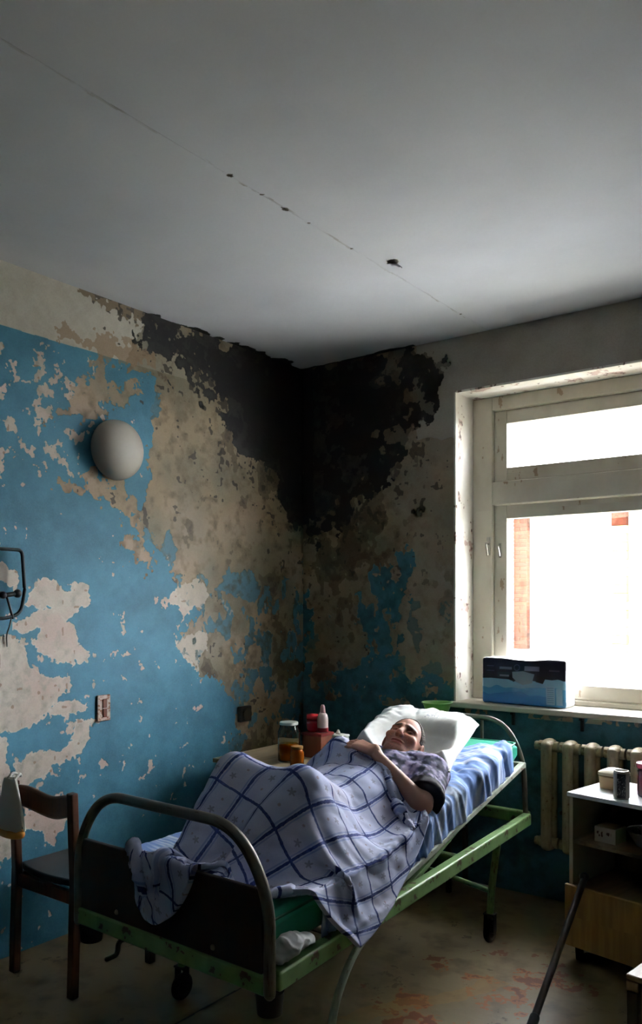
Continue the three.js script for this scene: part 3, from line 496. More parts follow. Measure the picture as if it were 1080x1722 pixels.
// head in its own frame: r = to the patient's left, c = crown, f = out of the face
const hc = V(-0.02, 0.60, -0.80).normalize(), hf0 = V(0.30, 0.74, 0.58), hf = hf0.sub(hc.clone().multiplyScalar(hf0.dot(hc))).normalize(), hr = new THREE.Vector3().crossVectors(hc, hf).normalize();
const HC = V(1.36, 0.908, 1.058);
function toHead(x, y, z) { const dx = x - HC.x, dy = y - HC.y, dz = z - HC.z; return [dx * hr.x + dy * hr.y + dz * hr.z, dx * hc.x + dy * hc.y + dz * hc.z, dx * hf.x + dy * hf.y + dz * hf.z]; }
const ell = (x, y, z, a, b, c) => { const k = Math.hypot(x / a, y / b, z / c); return (k - 1) * Math.min(a, b, c); };
function headSdf(X, Y, Z) {
  const [r, c, f] = toHead(X, Y, Z), s = Math.abs(r);
  let d = ell(r, c - 0.025, f + 0.012, 0.074, 0.090, 0.096);
  d = smin(d, ell(r, c + 0.045, f - 0.020, 0.058, 0.062, 0.066), 0.035);                       // face block
  d = smin(d, ell(r, c + 0.094, f - 0.056, 0.030, 0.020, 0.026), 0.030);                       // chin
  d = smin(d, capsule(s, c, f, [0.052, -0.055, -0.005], [0.022, -0.092, 0.052], 0.018, 0.016), 0.025); // jaw
  d = smin(d, capsule(s, c, f, [0.012, 0.022, 0.082], [0.046, 0.016, 0.066], 0.010, 0.009), 0.014);    // brows
  d = smin(d, ell(s - 0.044, c + 0.024, f - 0.062, 0.020, 0.014, 0.016), 0.022);                // cheekbones
  d = smax(d, -ell(s - 0.031, c - 0.000, f - 0.090, 0.017, 0.011, 0.017), 0.012);               // eye sockets
  d = smin(d, ell(s - 0.031, c - 0.000, f - 0.068, 0.014, 0.011, 0.012), 0.004);                // closed lids
  d = smin(d, capsule(r, c, f, [0, 0.006, 0.084], [0, -0.032, 0.108], 0.008, 0.012), 0.010);    // nose
  d = smin(d, ell(s - 0.010, c + 0.036, f - 0.096, 0.009, 0.008, 0.010), 0.006);
  d = smax(d, -ell(s - 0.007, c + 0.045, f - 0.099, 0.0035, 0.004, 0.006), 0.003);
  d = smin(d, ell(r, c + 0.060, f - 0.084, 0.023, 0.0055, 0.009), 0.006);                       // lips
  d = smin(d, ell(r, c + 0.072, f - 0.082, 0.019, 0.0065, 0.009), 0.006);
  d = smax(d, -ell(r, c + 0.066, f - 0.095, 0.022, 0.0022, 0.010), 0.003);
  let e = ell(s - 0.080, c + 0.008, f + 0.012, 0.010, 0.032, 0.020); e = smax(e, -ell(s - 0.088, c + 0.006, f + 0.008, 0.007, 0.020, 0.012), 0.004); // ears
  d = smin(d, e, 0.008);
  return smin(d, capsule(X, Y, Z, P.neck0, [HC.x - hc.x * 0.045 - hf.x * 0.02, HC.y - hc.y * 0.045 - hf.y * 0.02, HC.z - hc.z * 0.045 - hf.z * 0.02], 0.055, 0.052), 0.025);
}
const skinBase = [0.50, 0.27, 0.19];
function headColor(X, Y, Z) {
  const [r, c, f] = toHead(X, Y, Z), s = Math.abs(r); let q = mix3(skinBase, [0.56, 0.25, 0.18], clamp(0.5 + fbm(r * 60, c * 60 + f * 40, 3)));
  if (Math.hypot((s - 0.032) / 0.022, (c - 0.022) / 0.006) < 1 && f > 0.05) q = [0.10, 0.07, 0.05];          // eyebrows
  if (Math.abs(c - 0.0) < 0.0016 && s > 0.018 && s < 0.044 && f > 0.06) q = [0.09, 0.05, 0.04];                // lashes of the closed eyes
  if (Math.hypot(r / 0.024, (c + 0.066) / 0.011) < 1 && f > 0.075) q = [0.40, 0.13, 0.11];                    // lips
  if (c < -0.03 && f > -0.01 && n2(r * 700, c * 700 + f * 300) > 0.1 && !(Math.hypot(r / 0.026, (c + 0.066) / 0.012) < 1) && s < 0.062) q = mix3(q, [0.20, 0.15, 0.12], 0.5); // stubble
  return q;
}
// hands: palm and five jointed fingers each
function handBones(w, dir, nor, thumbSide, curl, spread = 0.16, k = 1) {
  const d = V(...dir).normalize(), n = V(...nor).addScaledVector(d, -V(...nor).dot(d)).normalize(), s = new THREE.Vector3().crossVectors(n, d).multiplyScalar(thumbSide), W = V(...w), B = [];
  const pt = (a, b, c) => W.clone().addScaledVector(d, a * k).addScaledVector(s, b * k).addScaledVector(n, c * k), seg = (a, b, ra, rb) => B.push([a.toArray(), b.toArray(), ra * k, rb * k]);
  const roots = [[0.090, 0.030], [0.094, 0.010], [0.089, -0.010], [0.080, -0.028]], len = [[0.042, 0.025, 0.020], [0.046, 0.028, 0.021], [0.043, 0.026, 0.020], [0.034, 0.020, 0.018]], rad = [0.0092, 0.0095, 0.009, 0.008];
  for (let i = 0; i < 4; i++) {
    seg(pt(0.0, roots[i][1] * 0.55, 0), pt(roots[i][0], roots[i][1], 0.002), 0.015, 0.012);
    let p = pt(roots[i][0], roots[i][1], 0), a = curl[i] * 0.5, dd = d.clone().addScaledVector(s, (1.5 - i) * spread * 0.5).normalize();
    for (let j = 0; j < 3; j++) { const v = dd.clone().multiplyScalar(Math.cos(a)).addScaledVector(n, -Math.sin(a)), e = p.clone().addScaledVector(v, len[i][j] * k); seg(p, e, rad[i] * (1 - 0.08 * j), rad[i] * (0.94 - 0.09 * j)); p = e; a += curl[i] * (j ? 0.45 : 0.7); }
  }
  const t0 = pt(0.022, 0.026, -0.006), t1 = pt(0.055, 0.052, -0.016), t2 = pt(0.083, 0.060, -0.022), t3 = pt(0.106, 0.058, -0.027);
  seg(t0, t1, 0.016, 0.0125); seg(t1, t2, 0.011, 0.010); seg(t2, t3, 0.010, 0.0085);
  return B;
}
const handSdf = B => (x, y, z) => { let d = 1; for (let i = 0; i < B.length; i++) { const q = capsule(x, y, z, ...B[i]); d = (i % 4 === 0 && i < 16) ? smin(d, q, 0.012) : i >= 16 ? smin(d, q, 0.006) : smin(d, q, 0.0035); } return d; };
const handL = handBones([1.424, 0.932, 1.394], [-0.10, 0.017, -0.020], [0.10, 0.98, 0.16], -1, [0.34, 0.38, 0.42, 0.46], 0.16, 0.92);
const handR = handBones([1.254, 0.916, 1.357], [0.09, -0.006, -0.035], [-0.05, 0.99, 0.10], 1, [0.5, 0.55, 0.6, 0.65], 0.16, 0.92);
const capsAll = [];   // colliders for the cloth
{
  const skinM = std(0xffffff, 0.55, { vertexColors: true });
  const flatCol = (x, y, z) => mix3(skinBase, [0.55, 0.28, 0.20], clamp(0.5 + fbm(x * 40, y * 40 + z * 40, 3)));
  const cut = (f, g) => (x, y, z) => Math.max(f(x, y, z), g(x, y, z));
  const bodyF = (x, y, z) => Math.max(limbs(x, y, z), -ell(x - HC.x, y - HC.y, z - HC.z + 0.02, 0.075, 0.075, 0.075));
  const armHand = B => { const f = handSdf(B); const [a, b, ra] = B[0]; return f; };
  const arm = (s, B) => { const hs = handSdf(B), e = P['el' + s], w = P['wr' + s]; return (x, y, z) => smin(hs(x, y, z), capsule(x, y, z, mix3(e, w, 0.86), B[0][0], 0.0215, 0.0205), 0.014); };
  const bounds = (B, m) => { const lo = [9, 9, 9], hi = [-9, -9, -9]; for (const b of B) for (let q = 0; q < 2; q++) for (let k = 0; k < 3; k++) { lo[k] = Math.min(lo[k], b[q][k] - m); hi[k] = Math.max(hi[k], b[q][k] + m); } return [lo, hi]; };
  const bl = bounds(handL, 0.05), br = bounds(handR, 0.05);
  const body = mergeGeometries([
    nets(bodyF, [0.98, 0.6, 0.9], [1.72, 1.04, 2.36], 0.011, flatCol),
    nets(headSdf, [1.21, 0.75, 0.88], [1.51, 1.07, 1.27], 0.0034, headColor),
    nets(arm('L', handL), bl[0], bl[1], 0.003, flatCol), nets(arm('R', handR), br[0], br[1], 0.003, flatCol),
  ]);
  const person = thing('person', 'person lying in bed in a dark patterned shirt, hands on belly, knees drawn up', 'person', [1.37, 0.7, 1.3]);
  part(person, 'body', body, skinM);
  // short cropped hair
  const hairF = (X, Y, Z) => { const [r, c, f] = toHead(X, Y, Z); const lineF = f - 0.045 + 0.35 * Math.max(0, 0.07 - c), temple = Math.abs(r) > 0.05 ? f - 0.02 : -1; return Math.max(ell(r, c - 0.025, f + 0.012, 0.0775, 0.0935, 0.0995) + 0.0012 * n2(r * 300, c * 300 + f * 200), -ell(r, c - 0.025, f + 0.012, 0.070, 0.086, 0.092), lineF, -0.020 - c + (f > -0.02 ? 0.03 : -0.02)); };
  part(person, 'hair', nets(hairF, [1.21, 0.76, 0.88], [1.51, 1.07, 1.24], 0.004, (x, y, z) => n2(x * 400, y * 400 + z * 300) > 0.2 ? [0.09, 0.07, 0.06] : [0.045, 0.034, 0.028]), std(0xffffff, 0.8, { vertexColors: true }), 'short cropped dark hair');
  // t-shirt
  const dirL = V(...P.elL).sub(V(...P.shL)).normalize(), dirR = V(...P.elR).sub(V(...P.shR)).normalize();
  const shirtF = (x, y, z) => {
    const fold = 0.004 * n2(x * 26 + z * 9, z * 34 - y * 20) + 0.002 * n2(x * 70, z * 60 + y * 50);
    const a = smin(torso(x, y, z), Math.min(capsule(x, y, z, P.shL, P.elL, 0.064, 0.066), capsule(x, y, z, P.shR, P.elR, 0.064, 0.066)) - 0.002, 0.05) - 0.011 + fold;
    const pl = (x - P.shL[0]) * dirL.x + (y - P.shL[1]) * dirL.y + (z - P.shL[2]) * dirL.z - 0.215, pr = (x - P.shR[0]) * dirR.x + (y - P.shR[1]) * dirR.y + (z - P.shR[2]) * dirR.z - 0.205;
    let d = Math.max(a, x > 1.45 ? pl : -1, x < 1.27 ? pr : -1, z - 1.74, -(smin(torso(x, y, z), upperArms(x, y, z), 0.05) + 0.014));
    return Math.max(d, -capsule(x, y, z, [1.378, 0.87, 1.15], P.headC, 0.064, 0.078));
  };
  const navy = [0.018, 0.022, 0.055], pale = [0.36, 0.33, 0.50];
  part(person, 'shirt', nets(shirtF, [0.98, 0.6, 0.98], [1.74, 1.04, 1.8], 0.009, (x, y, z) => { const p = fbm(x * 52, z * 46 + y * 46, 3); const cuff = (x - P.shL[0]) * dirL.x + (y - P.shL[1]) * dirL.y + (z - P.shL[2]) * dirL.z > 0.165; return cuff ? [0.014, 0.014, 0.022] : p > 0.10 ? pale : p > 0.0 ? [0.12, 0.11, 0.24] : navy; }), std(0xffffff, 0.85, { vertexColors: true }), 'navy shirt with pale lilac pattern');
  for (const s of ['L', 'R']) { const a = P['an' + s]; capsAll.push([P['hip' + s], P['kn' + s], 0.08, 0.056], [P['kn' + s], a, 0.056, 0.042], [a, [a[0], a[1] - 0.03, a[2] + 0.09], 0.042, 0.03]); }
  capsAll.push([P.elR, P.wrR, 0.044, 0.031]);
  for (const q of [-0.05, 0, 0.05]) capsAll.push([[P.chest[0] + q, P.chest[1], P.chest[2]], [P.belly[0] + q, P.belly[1], P.belly[2]], 0.096, 0.094], [[P.belly[0] + q, P.belly[1], P.belly[2]], [P.pelvis[0] + q * 1.3, P.pelvis[1], P.pelvis[2] + 0.04], 0.094, 0.098]);
}

// ---------------------------------------------------------------- bedding
const sheetT = surfaceTex(512, 512, (u, v, o) => { const g = n2(u * 190, v * 190), w = v + 0.30 * u, s = fbm(u * 4 + v * 3, w * 26 + 3, 4), f = fbm(u * 3 + 9, v * 6, 4), st = Math.sin(w * Math.PI * 2 * 30 + 2 * f); let q = mix3([128, 160, 218], [214, 226, 246], sstep(-0.45, 0.6, s * 1.5 + f * 0.8 + 0.22 * st)); put(o, q, 128 + 30 * g); });
const sheetM = std(0xffffff, 0.85, { ...sheetT, bumpScale: 0.0006, side: THREE.DoubleSide });
{
  const bs = thing('bed_sheet', 'rumpled blue and white striped sheet over the mattress', 'sheet', [1.3, 0.6, 1.3]);
  const nu = 120, nv = 200, ridge = q => 1 - Math.abs(q) * 2;
  const g = gridGeo(nu, nv, (a, b) => {
    const ztop = mix(1.05, 0.49, clamp(a / 0.84) ** 1.3) + 0.012 * n2(a * 9, 2), z = mix(2.16 - 0.1 * sstep(0.6, 0.9, a), ztop, b), [L, R] = XS(z), top = topY(z);
    const W = R - L, s = a * (W + 0.165), k = sstep(1.9, 1.1, z);
    const x = L + Math.min(s, W), q1 = fbm(x * 3 + z * 2.2 + 5, (x * 0.75 - z * 0.66) * 9 + 3, 3), q2 = fbm(x * 8 + z * 5, (x * 0.6 - z * 0.8) * 22, 3);
    const wr = 0.006 + (0.010 + 0.026 * sstep(1.25, 1.6, x) * k) * (0.5 + ridge(q1) * 0.5 + 0.25 * ridge(q2)) ;
    if (s < W - 0.03) return V(x, top + wr, z);
    const d = s - (W - 0.03), r = 0.045, an = Math.min(d / r, Math.PI / 2), wave = 0.012 * n2(z * 16, 5) + 0.008 * (1 - 2 * Math.abs(n2(z * 30 + d * 8, 8))), drop = Math.max(0, d - r * Math.PI / 2);
    return V(R - 0.03 + Math.sin(an) * (0.040 + wr * 0.6) + wave * sstep(0.0, 0.06, d), top + wr - (1 - Math.cos(an)) * 0.042 - drop * 0.86 - 0.012 * sstep(0, 0.1, drop) * n2(z * 12, 30), z);
  }, (a, b) => [a * 0.95, b * 1.7]);
  part(bs, 'cloth', thicken(g, nu, nv, 0.003), sheetM);
}
{
  const pl = thing('pillow', 'large white pillow under the head of the person in bed', 'pillow', [1.29, 0.86, 0.82]);
  const TL = V(0.97, 0.945, 0.60), TR = V(1.43, 0.925, 0.50), BR = V(1.61, 0.832, 1.13), BL = V(1.09, 0.872, 1.03), N = 72, nrm = V(0.02, 0.985, 0.17);
  const mid = (a, b) => V(0, 0, 0).addScaledVector(TL, (1 - a) * (1 - b)).addScaledVector(TR, a * (1 - b)).addScaledVector(BR, a * b).addScaledVector(BL, (1 - a) * b);
  const side = s => gridGeo(N, N, (a, b) => {
    const A = 2 * a - 1, B = 2 * b - 1, pin = 1 - 0.07 * (1 - A * A) * B * B, pin2 = 1 - 0.07 * (1 - B * B) * A * A;   // edges bow in between the corners
    const p = mid(0.5 + A * 0.5 * pin2, 0.5 + B * 0.5 * pin), h = 0.082 * Math.sqrt(Math.max(0, 1 - A ** 4)) * Math.sqrt(Math.max(0, 1 - B ** 4));
    const edge = 1 - Math.max(A * A, B * B), rad = Math.atan2(B, A), fold = 0.009 * n2(rad * 5 + 3, Math.hypot(A, B) * 2.2) + 0.010 * (1 - 2.4 * Math.abs(fbm(p.x * 9 + p.z * 5, p.z * 5 - p.x * 3 + 4, 3))) + 0.003 * n2(p.x * 60, p.z * 34);
    p.addScaledVector(nrm, s * h + (s > 0 ? fold * clamp(edge * 3 + 0.1) * 1.6 : 0));
    if (s > 0) { const dx = p.x - HC.x, dz = p.z - HC.z + 0.05, d = Math.hypot(dx, dz); p.y = smin(p.y, HC.y - 0.088 + 0.13 * sstep(0.03, 0.30, d) + 0.3 * Math.max(0, d - 0.2), 0.03); }
    p.y = Math.max(p.y, topY(p.z) + 0.012 + (s > 0 ? 0.012 : 0)); return p;
  }, (a, b) => [a, b]);
  const top = side(1), bot = side(-1); const ix = bot.index.array; for (let i = 0; i < ix.length; i += 3) { const t = ix[i]; ix[i] = ix[i + 1]; ix[i + 1] = t; } bot.computeVertexNormals();
  const pt = dataTex(512, 512, (u, v, o) => { const m = fbm(u * 7, v * 7, 3), n = n2(u * 40 + 3, v * 40); put(o, mix3([232, 232, 226], [216, 218, 214], clamp(0.5 + m)), 0); if (u > 0.55 && u < 0.68 && v > 0.25 && v < 0.33 && n2(u * 120, v * 60) > 0.25) put(o, [168, 172, 178], 0); });
  const pm = std(0xffffff, 0.9, { map: pt });
  part(pl, 'pillowcase', merge([top, bot]), pm);
  const rim = []; for (let k = 0; k < 160; k++) { const t = k / 40, e = Math.floor(t), f = t - e, q = [[f, 0], [1, f], [1 - f, 1], [0, 1 - f]][e], A = 2 * q[0] - 1, B = 2 * q[1] - 1; const p = mid(0.5 + A * 0.5 * (1 - 0.07 * (1 - B * B) * A * A), 0.5 + B * 0.5 * (1 - 0.07 * (1 - A * A) * B * B)); p.y = Math.max(p.y, topY(p.z) + 0.02); rim.push(p); }
  part(pl, 'seam', tube(rim, 0.005, { closed: true, seg: 320, radial: 6 }), pm);
}
{
  const w = thing('crumpled_cloth', 'crumpled white cloth bunched between mattress and bed rail at the foot corner', 'cloth', [1.7, 0.53, 2.24]);
  const F = (x, y, z) => ell(x - 1.706, y - 0.541, z - 2.235, 0.036, 0.034, 0.082) + 0.012 * (2.6 * Math.abs(fbm(z * 12 + y * 10, y * 16 - z * 6 + 3, 3)) - 0.5) + 0.004 * n2(z * 60, y * 60 + x * 40);
  part(w, 'cloth', nets((x, y, z) => smax(F(x, y, z), 0.504 - y, 0.006), [1.65, 0.49, 2.12], [1.77, 0.60, 2.35], 0.005), std(0xd6d8d8, 0.9));
}
// blanket: a cloth laid over the legs and let fall (position-based cloth, run once while the scene is built)
{
  const NU = 84, NV = 96, n = (NU + 1) * (NV + 1), id = (i, j) => j * (NU + 1) + i;
  const Q = { UL: [0.78, 1.30], UR: [1.60, 1.40], FR: [1.80, 1.95], FL: [1.17, 2.71] };
  const rest = new Float32Array(n * 2), X = new Float32Array(n * 3), O = new Float32Array(n * 3), pin = new Uint8Array(n);
  const edge = [[0.84, 0.745, 1.22], [0.97, 0.755, 1.22], [1.05, 0.80, 1.235], [1.12, 0.855, 1.26], [1.20, 0.905, 1.30], [1.28, 0.898, 1.33], [1.38, 0.89, 1.345], [1.45, 0.855, 1.37], [1.51, 0.80, 1.39], [1.56, 0.735, 1.40], [1.615, 0.715, 1.405]].map(p => V(...p)), ec = new Poly(edge);
  for (let j = 0; j <= NV; j++) for (let i = 0; i <= NU; i++) {
    const a = i / NU, b = j / NV, k = id(i, j), w = [(1 - a) * (1 - b), a * (1 - b), a * b, (1 - a) * b];
    rest[2 * k] = w[0] * Q.UL[0] + w[1] * Q.UR[0] + w[2] * Q.FR[0] + w[3] * Q.FL[0]; rest[2 * k + 1] = w[0] * Q.UL[1] + w[1] * Q.UR[1] + w[2] * Q.FR[1] + w[3] * Q.FL[1];
    rest[2 * k + 1] += 0.31 * b * b * 4 * a * (1 - a) * (1 - 0.6 * a); rest[2 * k] -= 0.14 * 4 * b * (1 - b) * (1 - a) ** 2;
    const e = ec.getPoint(a), f = sstep(0, 0.12, b), x0 = rest[2 * k], z0 = rest[2 * k + 1];
    X[3 * k] = mix(e.x, x0, f); X[3 * k + 1] = mix(e.y, 1.06, f) + 0.02 * n2(x0 * 9, z0 * 9) * f; X[3 * k + 2] = mix(e.z, 1.36 + (z0 - 1.36) * 0.92, f);
    if (j === 0) pin[k] = 1;
  }
  O.set(X);
  const con = [];
  const slack = k => { const z = rest[2 * k + 1]; return 1.03 + 0.07 * sstep(1.40, 1.5, z) * sstep(1.85, 1.7, z) + 0.04 * sstep(2.1, 2.25, z) * sstep(2.6, 2.4, z); };
  const link = (a, b, s) => con.push([a, b, Math.hypot(rest[2 * a] - rest[2 * b], rest[2 * a + 1] - rest[2 * b + 1]) * slack(a), s]);
  for (let j = 0; j <= NV; j++) for (let i = 0; i <= NU; i++) {
    if (i < NU) link(id(i, j), id(i + 1, j), 1); if (j < NV) link(id(i, j), id(i, j + 1), 1);
    if (i < NU && j < NV) { link(id(i, j), id(i + 1, j + 1), 0.5); link(id(i + 1, j), id(i, j + 1), 0.5); }
    if (i < NU - 1) link(id(i, j), id(i + 2, j), 0.10); if (j < NV - 1) link(id(i, j), id(i, j + 2), 0.10);
  }
  const ca = new Int32Array(con.length), cb = new Int32Array(con.length), cl = new Float32Array(con.length), cs = new Float32Array(con.length); con.forEach((c, k) => { ca[k] = c[0]; cb[k] = c[1]; cl[k] = c[2]; cs[k] = c[3]; });
  const fo = (w, y) => { const p = bp(-0.004, w, y); return [p.x, p.y, p.z]; };
  const caps = [...capsAll, [fo(-0.01, 0.46), fo(-0.01, 0.73), 0.017, 0.017]];
  const OFF = 0.016;
  const collide = k => {
    let x = X[3 * k], y = X[3 * k + 1], z = X[3 * k + 2], hit = 0;
    for (const [a, b, ra, rb] of caps) {
      const dx = b[0] - a[0], dy = b[1] - a[1], dz = b[2] - a[2], t = clamp(((x - a[0]) * dx + (y - a[1]) * dy + (z - a[2]) * dz) / (dx * dx + dy * dy + dz * dz));
      const px = x - a[0] - dx * t, py = y - a[1] - dy * t, pz = z - a[2] - dz * t, l = Math.hypot(px, py, pz), r = mix(ra, rb, t) + OFF;
      if (l < r && l > 1e-6) { const q = r / l - 1; x += px * q; y += py * q; z += pz * q; hit = 1; }
    }
    if (z > 0.4 && z < 2.32) { // mattress, sheet and side rail
      const [L, R] = XS(z), ty = topY(z) + 0.02 + OFF, rr = R + 0.028 + OFF, ll = L - 0.028 - OFF;
      if (y < ty && y > deckY(z) - 0.03 && x < rr && x > ll) { const py = ty - y, pr = rr - x, pl = x - ll; if (py <= pr && py <= pl) y = ty; else if (pr < pl) x = rr; else x = ll; hit = 1; }
      const rx = xr(z) + 0.021 + OFF; if (y < 0.512 && y > 0.43 && x < rx && x > rx - 0.06) { x = rx; hit = 1; }
    }
    const fz = mix(2.348, 2.330, clamp((1.714 - x) / 0.816)); // footboard panel
    if (x > 0.9 && x < 1.72 && y < 0.73 + OFF && y > 0.45 && Math.abs(z - fz) < 0.008 + OFF) { const up = 0.73 + OFF - y; if (up < 0.02) y += up; else z = fz + (z > fz ? 1 : -1) * (0.008 + OFF); hit = 1; }
    X[3 * k] = x; X[3 * k + 1] = y; X[3 * k + 2] = z; return hit;
  };
  const g = 9.8 * (1 / 90) ** 2;
  for (let step = 0; step < 300; step++) {
    for (let k = 0; k < n; k++) { if (pin[k]) continue; for (let q = 0; q < 3; q++) { const t = X[3 * k + q]; X[3 * k + q] += (t - O[3 * k + q]) * 0.965 - (q === 1 ? g : 0); O[3 * k + q] = t; } }
    for (let it = 0; it < 14; it++) {
      for (let c = 0; c < ca.length; c++) {
        const a = ca[c], b = cb[c], dx = X[3 * b] - X[3 * a], dy = X[3 * b + 1] - X[3 * a + 1], dz = X[3 * b + 2] - X[3 * a + 2], l = Math.hypot(dx, dy, dz) || 1e-6, s = cs[c];
        const wa = pin[a] ? 0 : 1, wb = pin[b] ? 0 : 1; if (!(wa + wb)) continue;
        const f = (l - cl[c]) / l * s / (wa + wb) * (s < 0.2 && l > cl[c] ? 0 : 1);
        X[3 * a] += dx * f * wa; X[3 * a + 1] += dy * f * wa; X[3 * a + 2] += dz * f * wa; X[3 * b] -= dx * f * wb; X[3 * b + 1] -= dy * f * wb; X[3 * b + 2] -= dz * f * wb;
      }
      if (it % 3 === 2 || it === 13) for (let k = 0; k < n; k++) if (!pin[k] && collide(k) && it === 13) for (let q = 0; q < 3; q++) O[3 * k + q] = mix(O[3 * k + q], X[3 * k + q], 0.9);
    }
  }
  const P3 = (i, j, q) => X[3 * id(Math.max(0, Math.min(NU, i)), Math.max(0, Math.min(NV, j))) + q];
  const cr = (a, b, c, d, t) => 0.5 * (2 * b + (c - a) * t + (2 * a - 5 * b + 4 * c - d) * t * t + (3 * b - a - 3 * c + d) * t * t * t);
  const S = 2, gu = NU * S, gv = NV * S;
  const geo = gridGeo(gu, gv, (a, b) => {
    const u = a * NU, v = b * NV, i = Math.min(NU - 1, Math.floor(u)), j = Math.min(NV - 1, Math.floor(v)), s = u - i, t = v - j, o = [0, 0, 0];
    for (let q = 0; q < 3; q++) { const r = []; for (let m = -1; m < 3; m++) r.push(cr(P3(i - 1, j + m, q), P3(i, j + m, q), P3(i + 1, j + m, q), P3(i + 2, j + m, q), s)); o[q] = cr(...r, t); }
    return V(...o);
  }, (a, b) => { const w = [(1 - a) * (1 - b), a * (1 - b), a * b, (1 - a) * b]; return [(w[0] * Q.UL[0] + w[1] * Q.UR[0] + w[2] * Q.FR[0] + w[3] * Q.FL[0]) / 0.32, (w[0] * Q.UL[1] + w[1] * Q.UR[1] + w[2] * Q.FR[1] + w[3] * Q.FL[1]) / 0.41]; });
  const bt = dataTex(640, 820, (u, v, o) => { // 0.32 x 0.41 m: four by four cells with navy lines and small motifs
    const x = u * 0.32, y = v * 0.41, cx = 0.08, cy = 0.1025, ax = Math.abs(((x + cx / 2) % cx) - cx / 2), ay = Math.abs(((y + cy / 2) % cy) - cy / 2), wv = 0.0008 * n2(x * 190, y * 190), ix = Math.floor(x / cx), iy = Math.floor(y / cy);
    let q = mix3([206, 211, 236], [192, 198, 228], clamp(0.5 + n2(x * 600, y * 600) * 0.4)); q = mix3(q, hash2(ix + 3, iy) > 0.5 ? [208, 200, 214] : [190, 201, 236], 0.4 * hash2(ix, iy + 5));
    const mx = (x % cx) - cx / 2, my = (y % cy) - cy / 2, ox = (hash2(ix, iy) - 0.5) * 0.03, oy = (hash2(ix + 9, iy) - 0.5) * 0.05, r = Math.hypot(mx - ox, my - oy), an = Math.atan2(my - oy, mx - ox);
    if (r < 0.007 + 0.003 * Math.cos(an * 5)) q = mix3(q, [122, 124, 152], 0.6);
    if (Math.hypot(mx + ox * 0.8, my + oy * 0.8) < 0.0035) q = mix3(q, [150, 128, 142], 0.6);
    const hl = hash2(ix, 71) ; if (ax < 0.0036 + wv || ay < 0.0034 + wv) q = mix3([36, 52, 118], [58, 74, 140], clamp(0.5 + n2(x * 300, y * 300))); else if (Math.abs(ax - 0.0085) < 0.0018) q = mix3(q, [130, 146, 204], 0.6);
    put(o, q);
  });
  const bl = thing('blanket', 'pale lavender blanket with navy check lines draped over the drawn-up knees', 'blanket', [1.4, 0.7, 1.9]);
  { // soft filling: the cover bulges and creases along its own normals
    const p = geo.attributes.position, nn = geo.attributes.normal, uv = geo.attributes.uv;
    for (let k = 0; k < p.count; k++) {
      const a = (k % (gu + 1)) / gu, b = Math.floor(k / (gu + 1)) / gv, e = Math.min(a, 1 - a, b, 1 - b), x = uv.getX(k) * 0.32, y = uv.getY(k) * 0.41;
      const h = sstep(0, 0.06, e) * (0.010 * fbm(x * 7 + 2, y * 7, 2) + 0.007 * (1 - 3 * Math.abs(fbm(x * 8 + 30 + y * 3, y * 5 + 7 - x * 2, 2))) + 0.003 * n2(x * 40 + y * 14, y * 30)) + 0.006 * sstep(0, 0.04, e) + sstep(0, 0.05, e) * sstep(2.15, 2.35, y) * 0.016 * (0.6 + fbm(x * 9, y * 6, 2));
      const s = nn.getY(k) > -0.2 ? 1 : 1; p.setXYZ(k, p.getX(k) + nn.getX(k) * h * s, p.getY(k) + nn.getY(k) * h * s, p.getZ(k) + nn.getZ(k) * h * s);
    }
    geo.computeVertexNormals();
  }
  part(bl, 'cover', thicken(geo, gu, gv, 0.016), std(0xffffff, 0.9, { map: bt, side: THREE.DoubleSide }));
}

// ---------------------------------------------------------------- left wall fittings
const opal = phys(0xb8b1a5, 0.5, { clearcoat: 0.12, clearcoatRoughness: 0.2 });
{
  const l = thing('wall_lamp', 'round white opal wall lamp, switched off, on the peeling blue wall', 'lamp', [0, 2.214, 1.476]);
  const rot = g => at(g.rotateZ(-Math.PI / 2), 0, 2.214, 1.476), pr = []; for (let k = 0; k <= 20; k++) { const a = k / 20 * Math.PI / 2; pr.push(new THREE.Vector2(0.142 * Math.cos(a) ** 0.7, 0.028 + 0.09 * Math.sin(a) ** 0.85)); } pr.push(new THREE.Vector2(0, 0.118));
  part(l, 'glass_shade', rot(new THREE.LatheGeometry([new THREE.Vector2(0.132, 0.018), new THREE.Vector2(0.139, 0.022), ...pr], 48)), opal);
  part(l, 'base_ring', rot(new THREE.LatheGeometry([[0, 0.0], [0.118, 0.0], [0.124, 0.006], [0.124, 0.02], [0.112, 0.027], [0, 0.027]].map(p => new THREE.Vector2(...p)), 48)), std(0xa8a498, 0.5));
}
